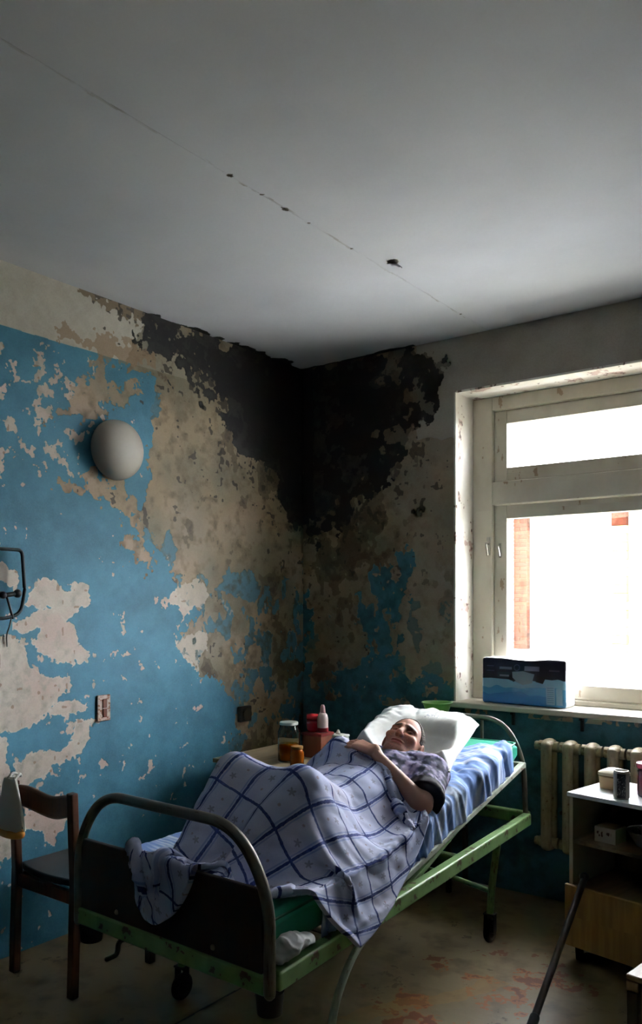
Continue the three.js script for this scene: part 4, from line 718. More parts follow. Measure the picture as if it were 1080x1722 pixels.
{
  const b = thing('wire_bracket', 'dark rounded wire frame fixed to the left wall with a black clamp', 'bracket', [0, 1.57, 2.1]);
  const dm = std(0x1c2c2e, 0.45, { metalness: 0.3 }), x = 0.045, pts = [[1.985, 1.70], [1.972, 1.55], [1.99, 1.45], [2.06, 1.428], [2.30, 1.428], [2.30, 1.716], [2.03, 1.716]];
  part(b, 'frame', tube(fillet([...pts.map(p => V(x, p[1], p[0])), V(x, 1.716, 1.985), V(x, 1.56, 1.974)].slice(1), 0.035, 8), 0.0075, { radial: 10 }), dm);
  part(b, 'clamp', merge([tube([V(0.004, 1.525, 2.09), V(0.07, 1.525, 2.09)], 0.016), tube([V(0.05, 1.522, 2.09), V(0.05, 1.532, 2.012)], 0.010), at(new THREE.SphereGeometry(0.018, 16, 12), 0.05, 1.532, 2.01), tube([V(0.05, 1.52, 2.06), V(0.048, 1.43, 2.03)], 0.005)]), std(0x0f1210, 0.4), 'black clamp with a knob');
  for (const y of [1.716, 1.428]) part(b, 'wall_stud', tube([V(0.0, y, 2.2), V(x, y, 2.2)], 0.006, { seg: 2 }), dm);
  part(b, 'cord', tube(fillet([V(0.045, 1.43, 2.035), V(0.03, 1.40, 2.032), V(0.008, 1.36, 2.034), V(0.006, 1.31, 2.03)], 0.02), 0.003), std(0x8d8f8a, 0.6));
}
{
  const s = thing('switch_plate', 'narrow rusty pale switch plate on the blue wall above the chair', 'switch', [0, 0.999, 1.528]);
  const t = dataTex(64, 128, (u, v, o) => { const f = fbm(u * 8, v * 16, 3); put(o, f > 0.22 ? [150, 96, 66] : mix3([206, 186, 170], [186, 158, 142], clamp(0.5 + f * 2))); });
  part(s, 'plate', uvFrom(rbox(0, 0.012, 0.938, 1.060, 1.492, 1.566, 0.004), (x, y, z) => [(z - 1.49) / 0.08, (y - 0.93) / 0.13]), std(0xffffff, 0.5, { map: t }));
  part(s, 'rocker', merge([rbox(0.0121, 0.018, 0.956, 0.996, 1.516, 1.540, 0.003), rbox(0.0121, 0.018, 1.0, 1.042, 1.516, 1.540, 0.003)]), std(0x6d3a26, 0.55), 'rust-brown rocker');
}
{
  const s = thing('wall_socket', 'small dark square socket low on the stained wall near the corner', 'socket', [0, 0.866, 0.555]);
  const d = std(0x1d1811, 0.5);
  part(s, 'plate', rbox(0, 0.03, 0.822, 0.910, 0.508, 0.602, 0.008), d);
  part(s, 'face', at(new THREE.CylinderGeometry(0.03, 0.034, 0.012, 28).rotateZ(Math.PI / 2), 0.034, 0.866, 0.555), std(0x2b241a, 0.45));
}
// ---------------------------------------------------------------- chair with a hanging bag
const chairM = std(0xffffff, 0.38, { map: woodTex([88, 52, 28], [58, 32, 18], 1) });
{
  const c = thing('wooden_chair', 'dark brown wooden chair with vinyl seat between the wall and the bed foot', 'chair', [0.335, 0, 1.89]);
  const px0 = 0.148, px1 = 0.527, zb = 2.075, zf = 1.70;
  for (const x of [px0, px1]) part(c, 'back_leg', boxUV(merge([beam(V(x, 0, zb + 0.012), V(x, 0.42, zb), 0.036, 0.034, 0.006, V(0, 0, 1)), beam(V(x, 0.41, zb), V(x, 0.775, zb + 0.014), 0.036, 0.032, 0.006, V(0, 0, 1))]), 3), chairM);
  for (const x of [px0 + 0.005, px1 - 0.005]) part(c, 'front_leg', boxUV(beam(V(x, 0, zf), V(x, 0.395, zf), 0.034, 0.034, 0.006, V(0, 0, 1)), 3), chairM);
  const n = 24; // curved back rest with a waved outline
  const rim = thicken(gridGeo(n, 8, (a, b) => { const x = mix(px0 + 0.012, px1 - 0.014, a), w = Math.sin(a * Math.PI), y = mix(0.684 - 0.032 * Math.sin(Math.PI * a ** 1.3), 0.752 + 0.010 * Math.sin(a * 7.5 + 0.6) - 0.006 * w, b); return V(x, y, zb + 0.012 - 0.022 * w); }), n, 8, 0.016);
  part(c, 'back_rest', boxUV(rim, 3), chairM);
  const seat = new THREE.Shape(); seat.moveTo(px0 - 0.002, zb - 0.03); seat.quadraticCurveTo((px0 + px1) / 2, zb + 0.035, px1 + 0.002, zb - 0.03); seat.lineTo(px1 + 0.006, zf + 0.01); seat.quadraticCurveTo(px1, zf - 0.02, px1 - 0.03, zf - 0.022); seat.lineTo(px0 + 0.03, zf - 0.022); seat.quadraticCurveTo(px0, zf - 0.02, px0 - 0.006, zf + 0.01);
  const sg = new THREE.ExtrudeGeometry(seat, { depth: 0.018, bevelEnabled: true, bevelSize: 0.006, bevelThickness: 0.006, bevelSegments: 3, curveSegments: 20 }); sg.rotateX(Math.PI / 2); sg.translate(0, 0.428, 0);
  part(c, 'seat', sg, std(0x2a3436, 0.3), 'dark smooth vinyl seat');
  part(c, 'side_rail', boxUV(beam(V(px0, 0.372, zb - 0.02), V(px0, 0.372, zf + 0.02), 0.02, 0.05, 0.003), 3), chairM); part(c, 'side_rail', boxUV(beam(V(px1, 0.372, zb - 0.02), V(px1, 0.372, zf + 0.02), 0.02, 0.05, 0.003), 3), chairM);
  part(c, 'front_rail', boxUV(beam(V(px0 + 0.02, 0.372, zf), V(px1 - 0.02, 0.372, zf), 0.02, 0.05, 0.003), 3), chairM); part(c, 'back_rail', boxUV(beam(V(px0 + 0.02, 0.372, zb), V(px1 - 0.02, 0.372, zb), 0.02, 0.05, 0.003), 3), chairM);
}
{
  const b = thing('plastic_bag', 'pale crumpled plastic bag with an orange bottom hanging on the chair back', 'bag', [0.15, 0.66, 2.13]);
  const bx = 0.20, bz = 2.14, bag = (y0, y1, r0, r1, sq) => gridGeo(40, 24, (u, v) => { const a = u * Math.PI * 2, y = mix(y1, y0, v), r = mix(r1, r0, v ** 0.8) * (1 + 0.10 * n2(a * 2.2 + 3, v * 3) * sstep(0, 0.3, v) + 0.07 * Math.sin(a * 7 + v * 3) * (1 - v)); return V(bx + r * Math.cos(a) * 1.0, y + 0.004 * n2(a * 3, 9), bz + r * Math.sin(a) * 0.36); });
  part(b, 'cover', thicken(bag(0.602, 0.80, 0.088, 0.034), 40, 24, 0.0015), phys(0xe4e2d6, 0.7, { transmission: 0.35, side: THREE.DoubleSide }));
  const f = nets((x, y, z) => smax(ell(x - bx, y - 0.588, z - bz, 0.090, 0.034, 0.032), Math.max(y - 0.606, 0.562 - y), 0.012), [0.09, 0.55, 2.09], [0.31, 0.63, 2.19], 0.005);
  part(b, 'bottom', f, phys(0xd28c30, 0.4, { clearcoat: 0.3 }), 'orange bottom');
  part(b, 'handle', tube(fillet([V(bx - 0.02, 0.785, bz), V(bx - 0.03, 0.815, 2.11), V(0.165, 0.79, 2.068), V(bx + 0.02, 0.815, 2.11), V(bx + 0.02, 0.785, bz)], 0.02), 0.006, { radial: 8 }), std(0xd8d6cc, 0.7));
}
// ---------------------------------------------------------------- bedside table behind the bed, with its jars
{
  const t = thing('bedside_table', 'low pale bedside table between the left wall and the head of the bed', 'table', [0.43, 0, 0.68]);
  const tm = std(0xffffff, 0.5, { map: woodTex([196, 176, 142], [172, 150, 116]) });
  part(t, 'top', boxUV(rbox(0.16, 0.70, 0.672, 0.695, 0.40, 0.96, 0.004), 2), tm);
  for (const x of [0.17, 0.672]) part(t, 'side_panel', boxUV(rbox(x, x + 0.018, 0.05, 0.6719, 0.42, 0.94, 0.002), 2), tm);
  part(t, 'back_panel', boxUV(rbox(0.1881, 0.6719, 0.05, 0.6719, 0.425, 0.437, 0.002), 2), tm); part(t, 'shelf', boxUV(rbox(0.1881, 0.6719, 0.34, 0.358, 0.4371, 0.93, 0.002), 2), tm);
  const d = part(t, 'door', boxUV(rbox(0.1881, 0.6719, 0.36, 0.668, 0.925, 0.941, 0.003), 2), tm); part(d, 'knob', at(new THREE.SphereGeometry(0.012, 14, 10), 0.62, 0.52, 0.953), metalM);
  for (const x of [0.185, 0.675]) for (const z of [0.44, 0.92]) part(t, 'foot', cyl(x, 0, 0.0499, z, 0.014, 0.018), rubberM);
}
const TT = 0.6955;
{
  const jx = 0.535, jz = 0.80, j = thing('glass_jar', 'clear glass jar half full of amber liquid on the bedside table', 'jar', [jx, TT, jz]);
  part(j, 'glass', lathe([[0, 0.002], [0.05, 0.002], [0.056, 0.01], [0.056, 0.15], [0.046, 0.172], [0.044, 0.188], [0.041, 0.188], [0.043, 0.17], [0.0535, 0.148], [0.0535, 0.012], [0, 0.008]], jx, TT, jz, 40), phys(0xf2f6f2, 0.03, { transmission: 1, thickness: 0.002, ior: 1.45 }));
  part(j, 'liquid', lathe([[0, 0.0085], [0.0525, 0.0125], [0.0525, 0.085], [0, 0.0855]], jx, TT, jz, 40), phys(0xc8780a, 0.15, { transmission: 0.35, thickness: 0.05, attenuationColor: new THREE.Color(0xe08a10), attenuationDistance: 0.05, ior: 1.35 }), 'amber liquid');
  part(j, 'lid', lathe([[0, 0.2], [0.044, 0.2], [0.047, 0.197], [0.047, 0.186], [0.0455, 0.186], [0.0455, 0.19], [0, 0.19]], jx, TT, jz, 40), std(0xc4c8c0, 0.4, { metalness: 0.3 }), 'pale metal lid');
}
{
  const jx = 0.655, jz = 0.885, j = thing('honey_jar', 'small squat jar of orange-brown preserve in front of the brown box', 'jar', [jx, TT, jz]);
  part(j, 'glass', lathe([[0, 0.001], [0.03, 0.001], [0.034, 0.006], [0.034, 0.072], [0.028, 0.084], [0.028, 0.09], [0, 0.09]], jx, TT, jz), phys(0xb05a12, 0.12, { transmission: 0.3, thickness: 0.03, attenuationColor: new THREE.Color(0xc06010), attenuationDistance: 0.04 }));
  part(j, 'lid', cyl(jx, TT + 0.0901, TT + 0.102, jz, 0.030), std(0xb88a4a, 0.4), 'yellow-brown lid');
}
{
  const b = thing('cardboard_box', 'reddish-brown box on the bedside table carrying two bottles', 'box', [0.565, TT, 0.60]);
  const bm = std(0xffffff, 0.75, { map: woodTex([142, 82, 56], [116, 62, 42], 0.4) });
  part(b, 'body', boxUV(rbox(0.505, 0.628, TT, TT + 0.112, 0.548, 0.655, 0.003), 3), bm); part(b, 'lid', boxUV(rbox(0.502, 0.631, TT + 0.1121, TT + 0.127, 0.545, 0.658, 0.003), 3), std(0x7e2420, 0.6), 'dark red lid');
}
{
  const y = TT + 0.1275, a = thing('red_tub', 'round glossy red tub standing on the brown box', 'tub', [0.535, y, 0.602]);
  part(a, 'body', lathe([[0, 0], [0.026, 0], [0.032, 0.012], [0.034, 0.045], [0.032, 0.062], [0, 0.062]], 0.535, y, 0.602), phys(0xa31322, 0.2, { clearcoat: 0.6 }));
  part(a, 'lid', lathe([[0, 0.0621], [0.034, 0.0621], [0.035, 0.067], [0.034, 0.082], [0.028, 0.09], [0, 0.092]], 0.535, y, 0.602), phys(0xc02a35, 0.2, { clearcoat: 0.6 }));
  const b = thing('squeeze_bottle', 'pinkish white bottle with a narrow cap beside the red tub', 'bottle', [0.598, y, 0.600]);
  part(b, 'body', lathe([[0, 0], [0.025, 0], [0.028, 0.006], [0.0285, 0.07], [0.024, 0.09], [0.014, 0.102], [0, 0.102]], 0.598, y, 0.600), phys(0xd8c4c2, 0.3, { clearcoat: 0.3 }));
  part(b, 'cap', lathe([[0, 0.1021], [0.0135, 0.1021], [0.014, 0.106], [0.0115, 0.132], [0.007, 0.142], [0, 0.143]], 0.598, y, 0.600), phys(0xb98f92, 0.3));
  part(b, 'base_band', lathe([[0.0288, 0.004], [0.0292, 0.005], [0.0292, 0.024], [0.0288, 0.025]], 0.598, y, 0.600), std(0x8f1d26, 0.35), 'dark red band');
}
{
  const cx = 0.645, cz = 0.52, c = thing('white_carton', 'small white tub with a pointed spout at the pillow end of the bedside table', 'carton', [cx, TT, cz]);
  part(c, 'body', rbox(cx - 0.042, cx + 0.042, TT, TT + 0.098, cz - 0.034, cz + 0.034, 0.006, 3), std(0xd5dcd2, 0.5));
  part(c, 'lid', rbox(cx - 0.044, cx + 0.044, TT + 0.0981, TT + 0.112, cz - 0.036, cz + 0.036, 0.005, 3), std(0xe6ebe2, 0.45));
  part(c, 'spout', lathe([[0, 0.1121], [0.012, 0.1121], [0.011, 0.120], [0.005, 0.134], [0, 0.136]], cx - 0.006, TT, cz), std(0xe6ebe2, 0.45));
}
// ---------------------------------------------------------------- bowl on a hidden stand that carries it, behind the head of the bed
{
  const s = thing('bowl_stand', 'narrow dark stand against the window wall behind the pillow', 'stand', [1.0, 0, 0.13]);
  const dm = std(0x2e2a22, 0.6);
  part(s, 'top', rbox(0.87, 1.14, 0.872, 0.89, 0.02, 0.235, 0.004), dm);
  for (const x of [0.885, 1.125]) for (const z of [0.035, 0.22]) part(s, 'leg', rbox(x - 0.012, x + 0.012, 0, 0.8719, z - 0.012, z + 0.012, 0.003), dm);
  part(s, 'shelf', rbox(0.875, 1.135, 0.3, 0.315, 0.05, 0.205, 0.003), dm);
  const b = thing('plastic_bowl', 'light green translucent plastic bowl behind the top of the pillow', 'bowl', [1.005, 0.8902, 0.125]);
  const pr = [[0, 0.001], [0.045, 0.0], [0.055, 0.006], [0.072, 0.055], [0.078, 0.066], [0.084, 0.068], [0.084, 0.072], [0.075, 0.072], [0.068, 0.058], [0.052, 0.010], [0, 0.006]];
  part(b, 'body', lathe(pr, 1.005, 0.8902, 0.125, 40), phys(0x8cc46a, 0.35, { transmission: 0.3, thickness: 0 }));
}
// ---------------------------------------------------------------- radiator under the window
{
  const r = thing('radiator', 'cream cast-iron radiator with ribbed sections under the window', 'radiator', [1.98, 0.1, 0.12]);
  const rm = std(0xffffff, 0.5, { map: chipped([176, 164, 132], [120, 96, 66]) });
  const colm = (x, z) => new RoundedBoxGeometry(0.05, 0.53, 0.046, 3, 0.021).translate(x, 0, z);
  const sec = merge([colm(0, 0.04), colm(0, -0.035), new THREE.CylinderGeometry(0.026, 0.026, 0.096, 20).rotateZ(Math.PI / 2).translate(0, 0.235, 0.002), new THREE.CylinderGeometry(0.026, 0.026, 0.096, 20).rotateZ(Math.PI / 2).translate(0, -0.235, 0.002), new THREE.SphereGeometry(0.034, 18, 12).scale(0.95, 0.75, 1.75).translate(0, 0.248, 0.002), new THREE.SphereGeometry(0.034, 18, 12).scale(0.95, 0.75, 1.75).translate(0, -0.248, 0.002), new RoundedBoxGeometry(0.012, 0.48, 0.07, 1, 0.004).translate(0, 0, 0.002)]);
  boxUV(sec, 3);
  for (let k = 0; k < 10; k++) piece(r, 'section', sec, rm, 1.619 + k * 0.1065, 0.555, 0.112);
  const pipe = std(0x3a3a34, 0.5);
  part(r, 'supply_pipe', tube(fillet([V(2.63, 0.79, 0.112), V(2.75, 0.79, 0.112), V(2.75, 0.01, 0.112)], 0.05), 0.014), pipe); part(r, 'return_pipe', tube(fillet([V(2.63, 0.32, 0.112), V(2.70, 0.32, 0.112), V(2.70, 0.01, 0.112)], 0.03), 0.014), pipe);
  part(r, 'end_plug', at(new THREE.CylinderGeometry(0.022, 0.022, 0.02, 6).rotateZ(Math.PI / 2), 1.56, 0.79, 0.114), rm); part(r, 'end_plug', at(new THREE.CylinderGeometry(0.022, 0.022, 0.02, 6).rotateZ(Math.PI / 2), 1.56, 0.32, 0.114), rm);
  for (const x of [1.66, 2.54]) part(r, 'wall_hook', rbox(x - 0.006, x + 0.006, 0.45, 0.465, 0, 0.07, 0.002), pipe);
}
// ---------------------------------------------------------------- soft package on the sill
{
  const p = thing('diaper_package', 'dark blue and black plastic-wrapped package standing on the window sill', 'package', [1.425, 0.9585, -0.085]);
  const cv = document.createElement('canvas'); cv.width = 512; cv.height = 256; const c = cv.getContext('2d');
  c.fillStyle = '#1c1b2c'; c.fillRect(0, 0, 512, 256); c.fillStyle = '#20343c'; c.fillRect(104, 74, 84, 30);
  c.fillStyle = '#8fbcd6'; c.beginPath(); c.moveTo(0, 118); for (let x = 0; x <= 512; x += 16) c.lineTo(x, 116 + 6 * n2(x * 0.03, 4) - (x > 380 ? 12 : 0)); c.lineTo(512, 256); c.lineTo(0, 256); c.fill();
  c.fillStyle = '#4b93c6'; c.beginPath(); c.moveTo(0, 170); for (let x = 0; x <= 512; x += 16) c.lineTo(x, 160 + 14 * n2(x * 0.02, 9)); c.lineTo(512, 256); c.lineTo(0, 256); c.fill();
  c.fillStyle = '#2f74b4'; c.beginPath(); c.moveTo(0, 200); for (let x = 0; x <= 400; x += 16) c.lineTo(x, 190 + 18 * n2(x * 0.02, 2)); c.lineTo(400, 256); c.lineTo(0, 256); c.fill();
  c.fillStyle = '#8a9aa8'; c.beginPath(); c.moveTo(200, 118); c.lineTo(196, 70); c.lineTo(262, 64); c.lineTo(330, 78); c.lineTo(316, 128); c.lineTo(260, 140); c.fill();
  c.fillStyle = '#15141f'; c.beginPath(); c.moveTo(180, 86); c.lineTo(218, 118); c.lineTo(206, 126); c.lineTo(176, 104); c.fill(); c.beginPath(); c.moveTo(330, 84); c.lineTo(400, 90); c.lineTo(380, 128); c.lineTo(338, 120); c.fill();
  c.fillStyle = '#8f95a4'; c.fillRect(116, 44, 78, 14); c.fillRect(118, 88, 60, 10); c.fillStyle = '#8b8aa2'; c.fillRect(270, 36, 88, 26); c.fillStyle = '#75677a'; c.fillRect(414, 50, 62, 9); c.fillStyle = '#5a5a72'; c.fillRect(34, 66, 50, 6); c.fillRect(34, 40, 46, 5);
  c.strokeStyle = '#5f5e78'; c.lineWidth = 6; c.beginPath(); c.arc(224, 46, 16, 0, 7); c.stroke();
  c.fillStyle = '#9dbbd6'; c.fillRect(398, 140, 50, 100); c.fillRect(456, 150, 36, 90); c.fillStyle = '#4a78a4'; for (let k = 0; k < 8; k++) c.fillRect(404, 148 + k * 11, 38, 3);
  const tx = new THREE.CanvasTexture(cv); tx.colorSpace = THREE.SRGBColorSpace;
  const x0 = 1.19, x1 = 1.652, y0 = 0.9587, y1 = 1.198, z0 = -0.165, z1 = -0.028;
  const F = nets((x, y, z) => { const a = (x - x0) / (x1 - x0) - 0.5, b = (y - y0) / (y1 - y0) - 0.5, bl = 0.010 * (1 - 4 * a * a) * (1 - 4 * b * b) + 0.003 * n2(x * 22, y * 22), sag = 0.004 * Math.max(0, 1 - (a / 0.3) ** 2) - 0.006 * n2(x * 9, 3); const q = [Math.abs(x - (x0 + x1) / 2) - (x1 - x0) / 2 + 0.014, Math.abs(y - (y0 + y1) / 2) - (y1 - y0) / 2 + 0.014 + (y > 1.08 ? sag : 0), Math.abs(z - (z0 + z1) / 2) - (z1 - z0) / 2 + 0.014 - bl]; return Math.hypot(Math.max(q[0], 0), Math.max(q[1], 0), Math.max(q[2], 0)) + Math.min(Math.max(...q), 0) - 0.014; }, [x0 - 0.03, y0 - 0.02, z0 - 0.03], [x1 + 0.03, y1 + 0.04, z1 + 0.03], 0.006);
  uvFrom(F, (x, y, z, a, b, cc) => [(x - x0) / (x1 - x0), (y - y0) / (y1 - y0)]);
  // printed front sheet, white wrap around the rest
  const idx = F.index.array, N = F.attributes.normal, front = [], rest = []; for (let i = 0; i < idx.length; i += 3) ((N.getZ(idx[i]) + N.getZ(idx[i + 1]) + N.getZ(idx[i + 2]) > 1.6) ? front : rest).push(idx[i], idx[i + 1], idx[i + 2]);
  const G = F.clone(); F.setIndex(front); G.setIndex(rest);
  part(p, 'printed_front', F, phys(0xffffff, 0.3, { map: tx, clearcoat: 0.3 })); part(p, 'wrap', G, phys(0xe4e6ea, 0.3, { clearcoat: 0.3 }), 'white plastic wrap');
}
// ---------------------------------------------------------------- nightstand on the right with its things
const ns = thing('nightstand', 'open cream nightstand with a white top beside the radiator', 'nightstand', [1.912, 0, 0.62]);
const NA = -0.19, nx = (a, b) => [1.905 + Math.cos(NA) * a + Math.sin(NA) * b, 0.624 - Math.sin(NA) * a + Math.cos(NA) * b];  // a to the right along the front, b towards the room
function nbox(a0, a1, y0, y1, b0, b1, r = 0.003) { const g = new RoundedBoxGeometry(a1 - a0, y1 - y0, b1 - b0, 2, Math.min(r, (y1 - y0) / 2.1, (a1 - a0) / 2.1, (b1 - b0) / 2.1)); boxUV(g, 2); g.rotateY(NA); const [x, z] = nx((a0 + a1) / 2, (b0 + b1) / 2); return at(g, x, (y0 + y1) / 2, z); }
{
  const W = 0.46, D = 0.36, cm = std(0xffffff, 0.6, { map: woodTex([128, 110, 82], [104, 88, 64], 0.8) }), wm = std(0xf0f2f2, 0.3), em = std(0xb4a88c, 0.5), dm = std(0xffffff, 0.5, { map: woodTex([188, 152, 92], [160, 124, 70], 0.8) });
  part(ns, 'top', nbox(-0.008, W + 0.008, 0.682, 0.70, -D, 0.006), wm, 'white laminate top');
  part(ns, 'side_panel', nbox(0, 0.018, 0.06, 0.6819, -D, 0), em); part(ns, 'side_panel', nbox(W - 0.018, W, 0.06, 0.6819, -D, 0), em);
  part(ns, 'back_panel', nbox(0.0181, W - 0.0181, 0.06, 0.6819, -D, -D + 0.012), cm);
  part(ns, 'shelf', nbox(0.0181, W - 0.0181, 0.488, 0.504, -D + 0.0121, -0.002), cm); part(ns, 'shelf', nbox(0.0181, W - 0.0181, 0.296, 0.311, -D + 0.0121, -0.002), cm); part(ns, 'bottom_panel', nbox(0.0181, W - 0.0181, 0.06, 0.076, -D + 0.0121, -0.002), cm);
  const door = part(ns, 'door', nbox(-0.010, W + 0.01, 0.064, 0.318, 0.001, 0.019), dm, 'plain wooden lower door');
  part(door, 'handle', nbox(W - 0.06, W - 0.045, 0.2, 0.26, 0.0191, 0.032), metalM);
  for (const a of [0.03, W - 0.03]) for (const b of [-0.03, -D + 0.03]) { const [x, z] = nx(a, b); part(ns, 'foot', cyl(x, 0, 0.0599, z, 0.014, 0.018), rubberM); }
}
const NT = 0.7003;
{
  const tub = thing('food_tub', 'beige rectangular tub with a pale domed lid on the nightstand top', 'tub', [1.99, NT, 0.4]);
  const g = (y0, y1, s0, s1, dome) => gridGeo(48, 12, (u, v) => { const a = u * Math.PI * 2, r = mix(s0, s1, Math.min(1, v * 1.4)), c = Math.cos(a), s = Math.sin(a), k = 1 / Math.pow(c ** 4 + s ** 4, 0.25); const f = v > 0.7 ? 1 - (v - 0.7) / 0.3 : 1, [x, z] = nx(0.095 + 0.058 * r * c * k * f, -0.20 + 0.048 * r * s * k * f); return V(x, v > 0.7 ? y1 + dome * (1 - f * f) : mix(y0, y1, v / 0.7), z); });
  part(tub, 'body', g(NT, NT + 0.058, 0.9, 1, -0.01), std(0xb49a70, 0.55)); part(tub, 'lid', g(NT + 0.0582, NT + 0.07, 1.05, 1.02, 0.018), std(0xd2c6aa, 0.5), 'pale domed lid');
  const [cx, cz] = nx(0.205, -0.055), can = thing('drink_can', 'silver and black can with a dark printed stripe on the nightstand top', 'can', [cx, NT, cz]);
  const ct = dataTex(256, 128, (u, v, o) => { const s = (u > 0.42 && u < 0.70) || u > 0.92 || u < 0.10; let q = s ? [30, 30, 38] : [142, 140, 132]; if (s && n2(u * 70 + 3, v * 22) > 0.35 && v > 0.1 && v < 0.9) q = [150, 150, 150]; put(o, q); });
  part(can, 'body', at(new THREE.CylinderGeometry(0.031, 0.031, 0.098, 36, 1, true).rotateY(0.2), cx, NT + 0.055, cz), std(0xffffff, 0.35, { map: ct, metalness: 0.3 }));
  part(can, 'rim', merge([lathe([[0, 0.108], [0.024, 0.106], [0.027, 0.113], [0.029, 0.113], [0.031, 0.104]], cx, NT, cz), lathe([[0.031, 0.006], [0.027, 0.0], [0.02, 0.004], [0, 0.006]], cx, NT, cz)]), metalM, 'silver rim');
  const [rx, rz] = nx(0.262, -0.17), rj = thing('red_jar', 'dark red jar with a pinkish red lid at the right of the nightstand top', 'jar', [rx, NT, rz]);
  part(rj, 'body', lathe([[0, 0], [0.04, 0], [0.044, 0.008], [0.044, 0.1], [0.036, 0.116], [0, 0.116]], rx, NT, rz), phys(0x5a1420, 0.25, { clearcoat: 0.4 })); part(rj, 'lid', lathe([[0, 0.1161], [0.046, 0.1161], [0.048, 0.12], [0.048, 0.134], [0.045, 0.138], [0, 0.139]], rx, NT, rz), phys(0xc43a52, 0.22, { clearcoat: 0.5 }), 'pinkish red lid');
  const SH = 0.5043;
  const bx = thing('medicine_box', 'small off-white box with brown print on the nightstand shelf', 'box', [2.04, SH, 0.55]);
  const bt = dataTex(128, 96, (u, v, o) => put(o, n2(u * 16, v * 5) > 0.25 && v > 0.35 && v < 0.7 && u > 0.25 && u < 0.85 ? [92, 62, 44] : [196, 182, 154]));
  part(bx, 'carton', uvFrom(nbox(0.088, 0.182, SH, SH + 0.062, -0.14, -0.05, 0.002), (x, y, z) => [(x - 1.98) / 0.11, (y - SH) / 0.064]), std(0xffffff, 0.6, { map: bt })); part(bx, 'flap', nbox(0.089, 0.181, SH + 0.0621, SH + 0.0632, -0.139, -0.051, 0.0004), std(0xb0a07e, 0.6));
  const bk = thing('dark_bag', 'crumpled dark brown bag behind the small box on the nightstand shelf', 'bag', [2.03, SH, 0.42]);
  const [qx, qz] = nx(0.13, -0.23), lump = nets((x, y, z) => smax(ell(x - qx, y - SH - 0.062, z - qz, 0.085, 0.085, 0.07) + 0.010 * n2(x * 34, y * 34 + z * 20) + 0.004 * n2(x * 80, z * 80), SH + 0.0005 - y, 0.01), [qx - 0.12, SH - 0.02, qz - 0.1], [qx + 0.12, SH + 0.18, qz + 0.1], 0.007);
  part(bk, 'body', lump, std(0x3a1a16, 0.6)); part(bk, 'knot', at(new THREE.TorusKnotGeometry(0.014, 0.006, 40, 8), qx, SH + 0.152, qz), std(0x3a1a16, 0.6));
  const [wx, wz] = nx(0.285, -0.13), bw = thing('steel_bowl', 'grey metal bowl on the nightstand shelf right of the small box', 'bowl', [wx, SH, wz]);
  part(bw, 'body', lathe([[0, 0.001], [0.04, 0], [0.05, 0.006], [0.078, 0.05], [0.084, 0.062], [0.088, 0.064], [0.088, 0.067], [0.08, 0.066], [0.074, 0.05], [0.046, 0.01], [0, 0.005]], wx, SH, wz, 40), std(0x8d8a7e, 0.35, { metalness: 0.6 }));
  const kx = thing('tissue_pack', 'pinkish white packet lying in the grey metal bowl', 'packet', [wx, SH + 0.07, wz]);
  const pk = new RoundedBoxGeometry(0.085, 0.055, 0.06, 3, 0.012); pk.rotateY(0.5); pk.rotateZ(0.15); part(kx, 'wrapper', at(pk, wx + 0.01, SH + 0.062, wz), std(0xc0a89a, 0.6)); part(kx, 'seal', at(new RoundedBoxGeometry(0.004, 0.03, 0.05, 1, 0.001).rotateY(0.5).rotateZ(0.15), wx - 0.03, SH + 0.06, wz + 0.024), std(0xd4c4b8, 0.5));
}
{
  const c = thing('walking_stick', 'dark brown walking stick leaning against the nightstand', 'walking stick', [1.99, 0, 1.0]);
  const sm = std(0xffffff, 0.4, { map: woodTex([44, 24, 15], [30, 16, 10], 2) });
  part(c, 'shaft', tube([V(2.018, 0.026, 1.30), V(1.985, 0.36, 0.675)], 0.0135, { seg: 8, radial: 14 }), sm);
  part(c, 'rubber_tip', tube([V(2.0187, 0.0185, 1.312), V(2.016, 0.045, 1.262)], 0.0175, { seg: 3, radial: 14 }), rubberM);
  part(c, 'knob', at(new THREE.SphereGeometry(0.019, 18, 14), 1.984, 0.370, 0.666), sm);
}
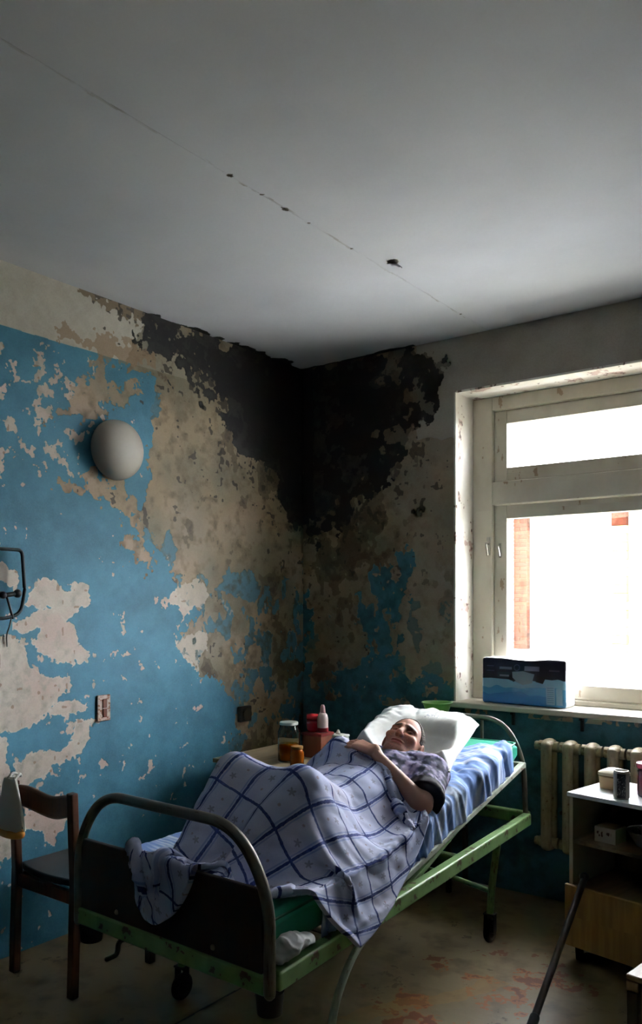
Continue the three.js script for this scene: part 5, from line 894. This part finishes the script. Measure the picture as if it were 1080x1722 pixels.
{
  const s = thing('wooden_stool', 'wooden stool with a dark leg cut off by the right edge of the picture', 'stool', [2.6, 0, 1.9]);
  const dk = std(0xffffff, 0.45, { map: woodTex([54, 44, 30], [34, 27, 18]) }), lt = std(0xffffff, 0.5, { map: woodTex([150, 128, 96], [128, 106, 76]) });
  const L = 0.30, D = -0.26, a = -0.15, q = (u, v) => [2.44 + Math.cos(a) * u + Math.sin(a) * v, 1.561 - Math.sin(a) * u + Math.cos(a) * v];
  for (const [u, v] of [[0, 0], [L, 0], [0, D], [L, D]]) { const [x, z] = q(u, v); const l = part(s, 'leg', boxUV(rbox(x - 0.016, x + 0.016, 0, 0.372, z - 0.016, z + 0.016, 0.004), 3), dk, 'dark leg'); part(l, 'leg_top', boxUV(rbox(x - 0.018, x + 0.018, 0.3721, 0.402, z - 0.018, z + 0.018, 0.004), 3), lt, 'lighter leg top'); }
  const seat = new RoundedBoxGeometry(L + 0.036, 0.018, -D + 0.036, 2, 0.006); boxUV(seat, 3); seat.rotateY(a); const [cx, cz] = q(L / 2, D / 2); part(s, 'seat', at(seat, cx, 0.4112, cz), lt, 'pale wooden seat');
  const [x0, z0] = q(0, 0), [x1, z1] = q(L, 0); part(s, 'stretcher', boxUV(beam(V(x0, 0.18, z0), V(x1, 0.18, z1), 0.018, 0.024, 0.003), 3), dk);
}
{
  const s = thing('slipper', 'dark slipper lying on the floor at the bottom edge of the picture', 'slipper', [2.26, 0, 1.34]);
  const g = gridGeo(24, 40, (u, v) => { const a = u * Math.PI * 2, w = 0.044 * Math.pow(Math.sin(Math.PI * clamp(v * 0.98 + 0.01)), 0.45) * (0.88 + 0.18 * v); return V(2.26 + w * Math.cos(a), Math.max(0.001, 0.010 + 0.010 * Math.sin(a)), 1.24 + v * 0.25); });
  part(s, 'sole', g, rubberM);
  const up = gridGeo(24, 20, (u, v) => { const a = Math.PI * u, w = 0.045 * (0.7 + 0.3 * Math.sin(Math.PI * (0.25 + v * 0.5))); return V(2.26 + w * Math.cos(a), 0.016 + 0.05 * Math.sin(a) * (0.45 + 0.55 * v), 1.25 + v * 0.11); });
  part(s, 'upper', thicken(up, 24, 20, 0.004), std(0x1c1713, 0.7));
}

renderer.render(scene, camera);
